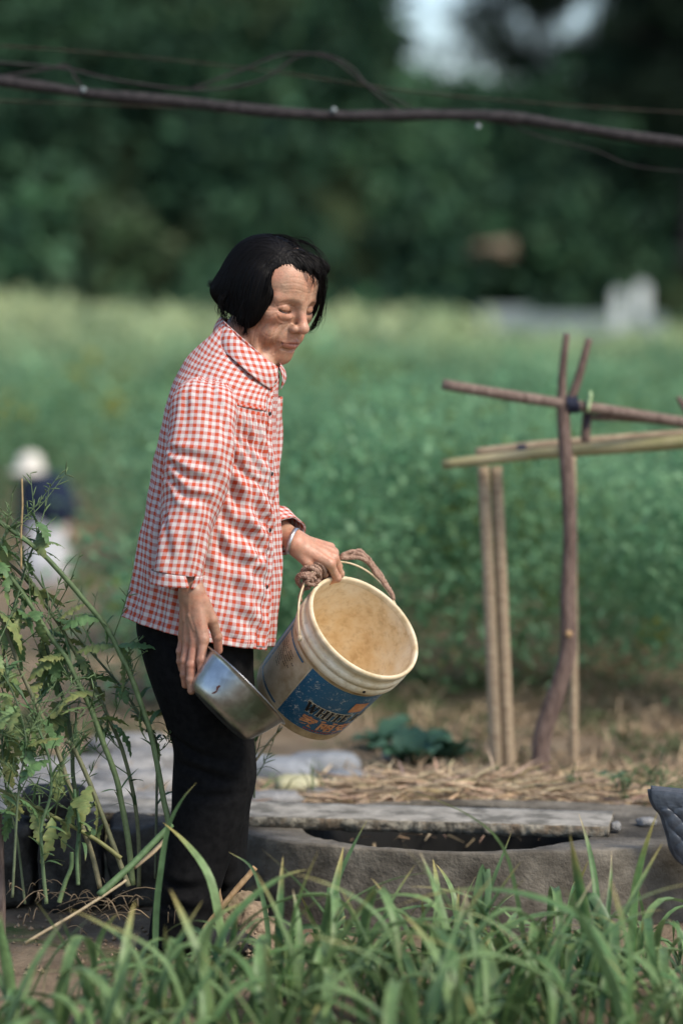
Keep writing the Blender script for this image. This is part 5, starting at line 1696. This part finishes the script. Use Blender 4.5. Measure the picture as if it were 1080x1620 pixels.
# ------------------------------------------------------------------ the stooping person far behind
PD = 17.6
def Q(px, py, off=0.0): return P(px, py, PD + off)
base = Q(75, 925); base[2] = float(gz(base[0], base[1]))
PS = empty("person", base, "distant stooping person in pale hat, dark navy top and white trousers", "person")
def far_body(p):
    d = np.linalg.norm(p - Q(50, 742, -.02), axis=1) - .072
    d = smin(d, s_cap(p, Q(55, 758), Q(72, 785), .045), .03)
    d = smin(d, s_ell(p, Q(72, 790), (.10, .10, .13)), .04); d = smin(d, s_cap(p, Q(80, 800), Q(84, 840), .09), .05)
    for s in (-1, 1):
        d = smin(d, s_cap(p, Q(78, 845), Q(76 + s * 13, 885), .065, .05), .04)
        k = Q(76 + s * 13, 885); e = k.copy(); e[2] = base[2] + .04; e[0] += .01
        d = smin(d, s_cap(p, k, e, .05, .035), .03); d = smin(d, s_cap(p, e, e + [-.10, 0, -.01], .035, .03), .02)
        xa_ = 36 if s < 0 else 108
        d = smin(d, s_cap(p, Q(75, 790), Q(xa_, 832, -.04), .04, .03), .03); d = smin(d, s_cap(p, Q(xa_, 832, -.04), Q(xa_ + 2, 856, -.06), .03, .024), .02)
    return d
pts = [Q(15, 700, -.2), Q(125, 700, .2), Q(15, 930, -.2), Q(125, 930, .2), base - [0, 0, .02]]
v, f = sdf_mesh(far_body, *bbox(pts, .06), .014)
mesh_obj("body", v, f, M['skin'], PS, col=np.tile([.42, .25, .17], (len(v), 1)))
def hatf(p):
    d = s_ell(p, Q(48, 734, -.02), (.080, .085, .075)); d = smin(d, s_ell(p, Q(44, 746, -.02), (.115, .115, .022)), .025)
    return d
v, f = sdf_mesh(hatf, *bbox([Q(48, 740, -.02)], .16), .014); mesh_obj("hat", v, f, M['hat'], PS)
def topf(p):
    d = s_cap(p, Q(62, 778), Q(86, 812), .135, .130); d = smin(d, s_cap(p, Q(90, 772), Q(96, 805), .085, .10), .06)
    d = smin(d, s_cap(p, Q(50, 790, -.05), Q(36, 842, -.06), .06, .045), .04); d = smin(d, s_cap(p, Q(104, 780, .02), Q(108, 830, .0), .05, .045), .04)
    return d
v, f = sdf_mesh(topf, *bbox([Q(25, 740, -.2), Q(120, 850, .2)], .1), .014); mesh_obj("jacket", v, f, M['navy'], PS)
def trf(p):
    d = None
    for xa, xb in ((64, 62), (92, 88)):
        k = Q(xb, 890); e = k.copy(); e[2] = base[2] + .05
        c_ = smin(s_cap(p, Q(xa, 834), k, .095, .075), s_cap(p, k, e, .075, .06), .03)
        d = c_ if d is None else smin(d, c_, .05)
    return d
v, f = sdf_mesh(trf, *bbox([Q(30, 800, -.2), Q(130, 930, .2), base], .08), .014); mesh_obj("trousers", v, f, M['white'], PS)

# ------------------------------------------------------------------ plants
def strap_leaf(path, width, fold=.35, side=None, tipcol=(.36, .29, .10), base_col=(.085, .16, .07), tip0=.75, edge=.0):
    """a folded strap leaf along a path (3 vertices across)"""
    path = np.asarray(path, float); n = len(path)
    T = np.gradient(path, axis=0); T /= np.linalg.norm(T, axis=1)[:, None] + 1e-9
    S = np.cross(T, np.asarray(side if side is not None else (0, 0, 1), float))
    bad = np.linalg.norm(S, axis=1) < .05
    S[bad] = [0, 1, 0]
    for i in range(1, n):
        if S[i] @ S[i - 1] < 0: S[i] = -S[i]
    S /= np.linalg.norm(S, axis=1)[:, None]
    N = np.cross(S, T)
    t = np.linspace(0, 1, n)
    w = width * np.minimum(1, .55 + t * 2.2) * np.clip(1 - ((t - .35) / .65).clip(0) ** 2.2, .03, 1) * .5
    V = np.stack([path + S * w[:, None] + N * (w * fold)[:, None], path, path - S * w[:, None] + N * (w * fold)[:, None]], 1).reshape(-1, 3)
    F = [(3 * i + k, 3 * i + k + 1, 3 * i + k + 4, 3 * i + k + 3) for i in range(n - 1) for k in (0, 1)]
    yl = sm(tip0, 1.0, t)[:, None]
    c = np.asarray(base_col) * (1 + .0 * t[:, None]) * (1 - yl) + np.asarray(tipcol) * yl
    C = np.stack([c * (1 - edge) + np.array(tipcol) * edge, c * .92, c * (1 - edge) + np.array(tipcol) * edge], 1).reshape(-1, 3)
    return V, F, C


def leaf_path(L, el, kink, droop, n=16, sidew=0.0):
    """grows from the origin in the x-z plane: elevation el, bending over past the kink"""
    p = np.zeros(3); a = el; out = [p.copy()]; yaw = 0
    for i in range(1, n):
        t = i / (n - 1)
        a -= droop * (.25 / n + 3.2 / n * math.exp(-((t - kink) / .10) ** 2) + (.9 / n if t > kink else 0))
        yaw += sidew / n
        p = p + np.array([math.cos(a) * math.cos(yaw), math.cos(a) * math.sin(yaw), math.sin(a)]) * L / (n - 1); out.append(p.copy())
    return np.array(out)


LEAF = []
for k in range(30):
    L = rnd.uniform(.32, .62); el = R(rnd.uniform(50, 86)); kink = rnd.uniform(.28, .6); dr = rnd.uniform(1.0, 3.0)
    if k % 8 == 0: dr = .35; L *= .8
    g_ = rnd.random()
    bc = np.array([.070, .160, .055]) * (1 - g_) + np.array([.19, .285, .115]) * g_
    yel = rnd.random()
    V, F, C = strap_leaf(leaf_path(L, el, kink, dr, 18, rnd.uniform(-.6, .6)), rnd.uniform(.016, .029), rnd.uniform(.25, .7), (0, 1, 0) if False else None, (.42, .34, .12) if yel < .6 else (.45, .36, .22), bc, rnd.uniform(.66, .98), .10 if yel < .3 else .0)
    LEAF.append(mesh_data("garlic_leaf", V, np.array(F), M['garlic'], True, col=C))
sv, sf = tube(np.array([(0, 0, -.02), (0, 0, .03), (.002, 0, .075)]), np.array([.008, .0075, .006]), 8)
STEM = mesh_data("garlic_stem", sv, sf, M['garlic'], True, col=np.tile([.22, .28, .14], (len(sv), 1)))
GLAB = ((220, "leafy garlic plant in the front bed below the tall weeds"), (470, "leafy garlic plant in the front bed below the black trousers"), (800, "leafy garlic plant in the front bed below the middle of the well"), (9999, "leafy garlic plant in the front bed below the quilted pad"))
def garlic(px, d, sc, nl, seedrot):
    x = (px - 540) / FPX * d
    root = empty("garlic_plant", (x, d, float(gz(x, d)) - .005), next(l_ for m_, l_ in GLAB if px < m_), "garlic plant", "garlic plants in the front bed")
    root.rotation_euler = (rnd.uniform(-.12, .12), rnd.uniform(-.12, .12), seedrot); root.scale = (sc, sc, sc)
    for i in range(nl):
        o = bpy.data.objects.new("leaf", LEAF[rnd.randrange(len(LEAF))]); COL.objects.link(o); o.parent = root
        o.location = (0, 0, .02 + .012 * i); o.rotation_euler = (rnd.uniform(-.15, .15), rnd.uniform(-.2, .2), i * math.pi + rnd.uniform(-.9, .9))
        s = rnd.uniform(.75, 1.1); o.scale = (s, s, s)
    o = bpy.data.objects.new("stem", STEM); COL.objects.link(o); o.parent = root
rows = ((5.72, 7, .56, 500, 1130), (5.57, 9, .68, 470, 1130), (5.42, 11, .80, 330, 1120), (5.26, 13, .88, -40, 1120), (5.10, 14, .94, -40, 1120), (4.95, 14, .96, -40, 1120), (4.82, 11, .88, -40, 1120))
for (d, n, sc, x0, x1) in rows:
    for k in range(n):
        px = x0 + (x1 - x0) * (k + rnd.uniform(.1, .9)) / n
        s = sc * rnd.uniform(.8, 1.12) * (.82 if px < 400 else 1.0)
        garlic(px, d + rnd.uniform(-.07, .07), s, rnd.randint(4, 6), rnd.uniform(0, 6.3))


def hand_leaf(root_label, paths, cat="garlic plant"):
    p0 = paths[0][0]
    b = P(*p0); b[2] = float(gz(b[0], b[1]))
    root = empty("garlic_plant", b, root_label, cat, "garlic plants in the front bed")
    for pts in paths:
        w = pts[-1]; q = spline([P(*p_) for p_ in pts[:-1]], 26)
        V, F, C = strap_leaf(q, w, .4, (0.15, -1, .1), (.40, .34, .14), (.095, .17, .075), .88)
        mesh_obj("leaf", V, F, M['garlic'], root, col=C)
hand_leaf("tall thin garlic leaf standing in front of the black trousers", [[(246, 1545, 5.70), (247, 1450, 5.70), (254, 1380, 5.69), (266, 1310, 5.68), (288, 1265, 5.66), (311, 1238, 5.65), .0125], [(250, 1540, 5.7), (300, 1470, 5.65), (335, 1500, 5.6), (360, 1560, 5.55), .011]])
hand_leaf("thin arching garlic leaf beside the dry stick", [[(424, 1560, 5.72), (424, 1480, 5.72), (414, 1415, 5.72), (396, 1370, 5.72), (362, 1348, 5.72), .0105], [(424, 1550, 5.72), (470, 1470, 5.7), (540, 1475, 5.7), (600, 1490, 5.68), .011]])
hand_leaf("straight garlic blade rising in front of the well, nearest the trousers", [[(505, 1560, 5.75), (510, 1480, 5.75), (535, 1390, 5.75), (560, 1335, 5.75), (580, 1298, 5.75), .0125], [(505, 1560, 5.75), (520, 1440, 5.74), (525, 1402, 5.74), (540, 1440, 5.73), (548, 1490, 5.72), .018]])
hand_leaf("straight garlic blade rising in front of the middle of the well", [[(730, 1570, 5.75), (745, 1480, 5.75), (780, 1390, 5.75), (808, 1318, 5.75), .0115], [(730, 1560, 5.75), (750, 1440, 5.74), (766, 1372, 5.74), (772, 1420, 5.73), (760, 1500, 5.72), .020]])
hand_leaf("broad garlic leaf bent over in front of the well, toward the pad", [[(960, 1600, 5.6), (965, 1530, 5.6), (945, 1450, 5.6), (932, 1412, 5.6), (965, 1470, 5.57), (985, 1580, 5.54), .022], [(960, 1600, 5.6), (990, 1500, 5.6), (1010, 1470, 5.6), (1022, 1500, 5.58), .016]])
hand_leaf("broad garlic leaf arching low across the bed below the clods", [[(380, 1640, 5.4), (420, 1540, 5.4), (470, 1505, 5.4), (540, 1530, 5.38), (620, 1600, 5.35), .020], [(380, 1640, 5.4), (350, 1560, 5.4), (270, 1540, 5.42), (200, 1560, 5.45), .019]])


# --- tall seeding weeds on the left
def lobed_leaf(L, W, lobes, curl, n=30, seed=0):
    r_ = random.Random(seed)
    t = np.linspace(0, 1, n)
    a = curl * t
    cx = np.cumsum(np.r_[0, np.cos(a[1:])]) / (n - 1) * L; cz = -np.cumsum(np.r_[0, np.sin(a[1:])]) / (n - 1) * L
    V, C = [], []
    g1 = np.array([.115, .215, .085]) * r_.uniform(.75, 1.2); yv = r_.random() ** 1.8
    for i in range(n):
        env = math.sin(math.pi * min(1, t[i] ** .75)) * (.55 + .45 * t[i]) + .05
        for s in (1, 0, -1):
            saw = (t[i] * lobes + (.3 if s > 0 else 0)) % 1.0
            wv = W * env * (.35 + .65 * saw ** .7) * abs(s) * r_.uniform(.85, 1.1)
            if i in (0, n - 1): wv *= .1
            back = -wv * .35 * (1 - saw)
            wave = .18 * wv * math.sin(i * 1.7 + s * 2) - wv * .25
            V.append((cx[i] + back, s * wv, cz[i] + wave * abs(s)))
            yy = np.clip(yv * 1.3 - .80 + .4 * t[i] + (.15 if s else 0) + r_.uniform(-.15, .15), 0, 1)
            C.append(g1 * (1 - yy) + np.array([.24, .24, .085]) * yy)
    F = [(3 * i + k, 3 * i + k + 1, 3 * i + k + 4, 3 * i + k + 3) for i in range(n - 1) for k in (0, 1)]
    return np.array(V), F, np.array(C)


LOB = [mesh_data("lobed_leaf", *(lambda r: (r[0], np.array(r[1])))(lobed_leaf(rnd.uniform(.05, .10), rnd.uniform(.014, .028), rnd.choice([3, 4, 5]), rnd.uniform(.5, 1.8), seed=k)[:2]), M['leaf'], True, col=lobed_leaf(.1, .03, 4, 1, seed=k)[2]) for k in range(9)]
NAR = []
for k in range(5):
    V, F, C = strap_leaf(leaf_path(rnd.uniform(.05, .09), R(rnd.uniform(20, 70)), .5, rnd.uniform(.2, 1.1), 9), rnd.uniform(.005, .010), .3, None, (.25, .26, .08), (.08, .15, .065), .8)
    NAR.append(mesh_data("narrow_leaf", V, np.array(F), M['leaf'], True, col=C))


def put(me, name, parent, loc, rot, s=1.0):
    o = bpy.data.objects.new(name, me); COL.objects.link(o); o.parent = parent
    o.location = [float(a) for a in (np.asarray(loc) - origin_of(parent))]; o.rotation_euler = rot; o.scale = (s, s, s)
    return o


STC = np.array([.15, .225, .10])
def weed(label, pts, off, r0, r1, leaves=(), sprigs=0, tone=None, narrow=0, cat="weed"):
    """pts: photo pixels from the root up; off: depth offset from the woman"""
    q = spline([P(x_, y_, D + (off if np.ndim(off) == 0 else np.interp(i / (len(pts) - 1), [0, 1], off))) for i, (x_, y_) in enumerate(pts)], 60)
    root = empty("seeding_weed", q[0] * [1, 1, 0] + [0, 0, min(q[0][2], .06)], label, cat, "tall seeding weeds by the low wall")
    V, F = tube(q, np.linspace(r0, r1, 60), 8, jit=.10)
    tone = STC if tone is None else np.asarray(tone)
    tcol = np.repeat(np.linspace(0, 1, 60), 8)[:, None]
    mesh_obj("stem", V, F, M['leaf'], root, col=tone * (1.15 - .35 * tcol) + np.array([.06, .03, .02]) * (1 - tcol) ** 3)
    for (t, az, el, s) in leaves:
        p_ = q[int(t * 59)]
        put(LOB[rnd.randrange(len(LOB))], "leaf", root, p_, (rnd.uniform(-.6, .6), -R(el), R(az)), s)
    for k in range(int(narrow * 1.6)):
        p_ = q[rnd.randrange(10, 58)]
        put(NAR[rnd.randrange(len(NAR))], "narrow_leaf", root, p_, (rnd.uniform(-.4, .4), rnd.uniform(-.5, .5), rnd.uniform(0, 6.3)), rnd.uniform(.7, 1.2))
    for k in range(sprigs):
        i = rnd.randrange(14, 58); p_ = q[i]
        dv = nrm([rnd.uniform(-1, .8), rnd.uniform(-.5, .5), rnd.uniform(.1, 1)]); L = rnd.uniform(.06, .17)
        path = spline([p_, p_ + dv * L * .5, p_ + dv * L + np.array([0, 0, .02])], 12)
        g = Geo(); g.add(*tube(path, np.linspace(.0014, .0006, 12), 5), col=STC * .9)
        for m_ in range(rnd.randint(6, 11)):
            b_ = path[rnd.randrange(3, 12)]; dd = nrm(dv + np.array([rnd.gauss(0, .8), rnd.gauss(0, .8), rnd.gauss(.1, .6)])); l_ = rnd.uniform(.012, .034)
            g.add(*tube(spline([b_, b_ + dd * l_ * .55, b_ + dd * l_ + [0, 0, -.002]], 5), [.0006, .0011, .0014, .0012, .0003], 5), col=STC * rnd.uniform(.7, 1.2))
        g.obj("seed_sprig", M['leaf'], root, usecol=True)


LV = lambda n, a=.3, b=.95: [(rnd.uniform(a, b), rnd.uniform(0, 360), rnd.uniform(-70, 35), rnd.uniform(.75, 1.25)) for _ in range(int(n * 2.0))]
weed("thick green weed stem nearest the black trousers, arching far over to the frame's edge", [(270, 1405), (267, 1308), (258, 1260), (242, 1174), (228, 1128), (211, 1079), (192, 1038), (167, 990), (133, 949), (97, 907), (55, 865), (-20, 812)], (-.08, -.12), .0064, .0050, LV(5, .35, .7), 7, narrow=8)
weed("second thick weed stem from the black trousers, rooted beside it and ending lower", [(210, 1400), (204, 1335), (193, 1273), (183, 1227), (161, 1168), (144, 1121), (125, 1082), (103, 1038), (75, 1000), (36, 938), (-20, 868)], (-.06, -.10), .0068, .0045, LV(8, .4, .95), 8, narrow=8)
weed("straw-coloured weed stem leaning from the root clump, cut short", [(204, 1402), (185, 1351), (161, 1287), (140, 1233), (116, 1182), (104, 1172)], -.10, .0056, .0048, LV(2, .3, .7), 0, (.21, .22, .12), 3)
weed("brownish weed stem leaning from the wall toward the frame's edge", [(159, 1405), (145, 1348), (129, 1303), (108, 1238), (89, 1182), (62, 1123), (33, 1060), (8, 990), (-20, 930)], (-.12, -.14), .0055, .0042, LV(6, .4, .95), 6, (.19, .19, .11), 6)
weed("thin upright weed stem between the thick stems, with drooping leaves", [(220, 1405), (220, 1335), (212, 1260), (194, 1187), (172, 1135), (144, 1077), (111, 1018), (92, 985), (40, 915), (0, 880)], (-.02, -.05), .0046, .0034, LV(8, .45, .8), 7, (.15, .18, .09), 8)
weed("dark green weed stem behind the others, leafy at the top", [(125, 1392), (124, 1281), (116, 1228), (114, 1177), (103, 1115), (83, 1054), (67, 999), (42, 943), (-10, 880)], (.03, .0), .0050, .0036, LV(12, .45, .95), 8, (.09, .14, .075), 8)
weed("slender dark weed stem crossing behind the thick arching one", [(246, 1390), (248, 1190), (236, 1154), (192, 1088), (150, 1038), (119, 1002), (92, 965), (50, 904), (0, 858)], (-.02, -.06), .0030, .0022, LV(3, .3, .6), 5, (.10, .14, .08), 8)
weed("fresh green weed with small round leaves near the stake", [(74, 1430), (69, 1380), (66, 1335), (67, 1303), (81, 1254), (78, 1200), (60, 1150), (42, 1110), (20, 1080)], (-.20, -.2), .0042, .0018, LV(3, .5, .9), 7, (.11, .19, .09), 12)
weed("short cut green weed stub in front of the dark stones", [(94, 1428), (104, 1395), (113, 1372), (114, 1348)], -.2, .0050, .0042, (), 0, (.13, .21, .09))
weed("bright green bent weed stem in front of the dark stones", [(124, 1400), (122, 1350), (126, 1308), (120, 1270), (118, 1249)], -.16, .0042, .0034, LV(2, .6, 1), 1, (.10, .19, .09), 4)
weed("yellowing weed stem fallen sideways across the others", [(192, 1358), (150, 1327), (86, 1292), (40, 1268), (-20, 1240)], -.15, .0048, .0036, LV(3, .5, .9), 3, (.20, .22, .08), 5)
weed("thin wiry weed at the frame's edge with upright pods", [(20, 1420), (30, 1250), (42, 1180), (30, 1120), (10, 1070), (-10, 1000)], (-.22, -.22), .0030, .0014, LV(7, .3, .95), 10, (.10, .15, .08), 10)
weed("feathery weed growing low at the frame's edge", [(40, 1430), (28, 1330), (12, 1260), (4, 1180), (8, 1110), (-10, 1050)], (-.1, -.1), .0030, .0014, LV(8, .35, .95), 9, (.10, .15, .08), 10)
weed("loose leafy weed top leaning in at the frame's edge", [(-30, 1300), (-10, 1150), (10, 1010), (40, 900), (62, 840), (52, 812)], (-.05, -.1), .0040, .0018, LV(10, .4, .98), 10, (.10, .15, .08), 14)
weed("pod-bearing weed top bowed over the pale hat", [(-40, 1100), (-20, 950), (0, 870), (20, 830), (36, 815)], (-.12, -.12), .0036, .0018, LV(6, .4, .98), 8, (.10, .15, .08), 10)
weed("feathery thin weed standing beside the trousers under the bucket", [(402, 1262), (403, 1210), (404, 1170), (402, 1150)], .25, .0024, .0012, (), 5, (.10, .15, .07), 3)
# fallen leek-like stem and the dry reeds beside it
for nm, lb, pts, r, c_ in (("fallen_stem", "thick green fallen stem lying across the weed roots", [(157, 1416, 5.80), (210, 1367, 5.84), (240, 1336, 5.86), (272, 1304, 5.88)], .0078, (.12, .20, .085)),
        ("dry_reed", "pale dry reed lying under the fallen green stem", [(40, 1492, 5.74), (128, 1440, 5.78), (194, 1397, 5.82), (200, 1392, 5.82)], .0034, (.50, .40, .25)), ("dry_reed", "pale dry reed beside the fallen green stem, nearest the trousers", [(212, 1372, 5.86), (240, 1350, 5.88), (260, 1330, 5.9)], .0055, (.52, .40, .25)),
        ("dry_reed", "thin dry upright stalk over the distant person's back", [(34, 900, 5.95), (34, 840, 5.95), (36, 800, 5.95), (35, 757, 5.95)], .0024, (.42, .31, .16)), ("dry_reed", "dry broken stalk standing in the clods", [(352, 1440, 6.0), (346, 1415, 6.0), (344, 1390, 6.0)], .006, (.36, .24, .13)),
        ("dry_reed", "thin dry stem leaning beside the trousers under the bucket", [(403, 1205, 6.35), (425, 1175, 6.35), (447, 1150, 6.35)], .0032, (.50, .42, .27))):
    q = spline([P(*p_) for p_ in pts], 24); V, F = tube(q, np.linspace(r, r * .85, 24), 8, jit=.12)
    tag(mesh_obj(nm, V, F, M['leaf'], col=np.tile(c_, (len(V), 1))), lb, "stem" if nm == "fallen_stem" else "reed")
# matted dry roots under the weeds
g = Geo()
for k in range(60):
    px = rnd.gauss(135, 70); py = rnd.gauss(1432, 22); q0 = P(px, py, 5.9 + rnd.uniform(-.1, .15)); q0[2] = max(q0[2], .004)
    dv = np.array([rnd.gauss(0, 1), rnd.gauss(0, .5), rnd.gauss(.15, .4)]) * rnd.uniform(.02, .06)
    g.add(*tube(spline([q0, q0 + dv * .5 + [0, 0, .008], q0 + dv + [0, 0, -.012]], 6), rnd.uniform(.0006, .0016), 4), col=np.array([.25, .185, .115]) * rnd.uniform(.4, 1.2))
tag(g.obj("dead_roots", M['leaf'], usecol=True), "matted dry roots and dead leaves under the weeds", "roots", kind="stuff")


# --- broad-leaved plants behind the straw and small weeds near the pad
def broad_leaf(L, W, curl, seed):
    n = 14; t = np.linspace(0, 1, n); a = .9 - curl * t
    cx = np.r_[0, np.cumsum(np.cos(a[1:]))] / (n - 1) * L; cz = np.r_[0, np.cumsum(np.sin(a[1:]))] / (n - 1) * L
    V = []; 
    for i in range(n):
        w = W * (math.sin(math.pi * t[i] ** .8) ** .8 * .5 + .03)
        for s in (-1, -.5, 0, .5, 1): V.append((cx[i], s * w, cz[i] + abs(s) * w * .35 + .06 * W * math.sin(i * 1.3 + s * 3 + seed)))
    F = [(5 * i + k, 5 * i + k + 1, 5 * i + k + 6, 5 * i + k + 5) for i in range(n - 1) for k in range(4)]
    return np.array(V), np.array(F)
BRD = []
for k in range(4):
    V, F = broad_leaf(rnd.uniform(.11, .16), rnd.uniform(.06, .09), rnd.uniform(.9, 1.6), k)
    BRD.append(mesh_data("broad_leaf", V, F, M['leaf'], True, col=np.tile(np.array([.055, .125, .075]) * rnd.uniform(.8, 1.2), (len(V), 1))))
def broad_plant(px, py, d, sc, nl, label):
    c = on_ground(px, py, d)
    root = empty("broad_leaved_plant", c, label, "plant", "broad-leaved plants behind the straw")
    for k in range(nl):
        o = bpy.data.objects.new("leaf", BRD[k % 4]); COL.objects.link(o); o.parent = root
        o.rotation_euler = (rnd.uniform(-.2, .2), rnd.uniform(-.3, .3), k * 2.4 + rnd.uniform(-.3, .3)); s = sc * rnd.uniform(.75, 1.1); o.scale = (s, s, s)
broad_plant(655, 1195, 7.75, 1.15, 9, "broad-leaved blue-green plant behind the straw, nearest the bucket")
broad_plant(705, 1190, 7.85, .95, 8, "broad-leaved blue-green plant behind the straw, nearer the bamboo posts")
broad_plant(600, 1165, 8.1, .9, 7, "small broad-leaved plant half hidden by the bucket")
broad_plant(815, 1215, 7.45, .5, 6, "small broad-leaved plant at the foot of the bamboo posts")
broad_plant(965, 1232, 7.3, .6, 8, "low green plant on the grass by the trellis foot")
def herb(px, py, d, h, n, label):
    c = on_ground(px, py, d); root = empty("small_herb", c, label, "weed", "small weeds near the pad")
    g = Geo()
    for k in range(n):
        e = c + np.array([rnd.gauss(0, h * .35), rnd.gauss(0, h * .3), h * rnd.uniform(.6, 1.1)])
        q = spline([c, (c + e) / 2 + [0, 0, h * .1], e], 8); g.add(*tube(q, .0013, 5))
        for m_ in range(5): put(NAR[rnd.randrange(5)], "leaf", root, q[rnd.randrange(2, 8)], (rnd.uniform(-.5, .5), rnd.uniform(-.6, .4), rnd.uniform(0, 6.3)), rnd.uniform(.4, .8))
    V = np.vstack(g.V); mesh_obj("stem", V, g.F, M['leaf'], root, col=np.tile(STC, (len(V), 1)))
herb(1042, 1305, 6.95, .12, 6, "small green herb growing behind the quilted pad")
herb(985, 1275, 7.0, .07, 5, "low green herb on the ground past the end of the slab")
herb(900, 1265, 7.05, .06, 5, "tiny green herb at the foot of the bent branch post")
herb(775, 1225, 7.2, .05, 4, "tiny green herb growing out of the straw")
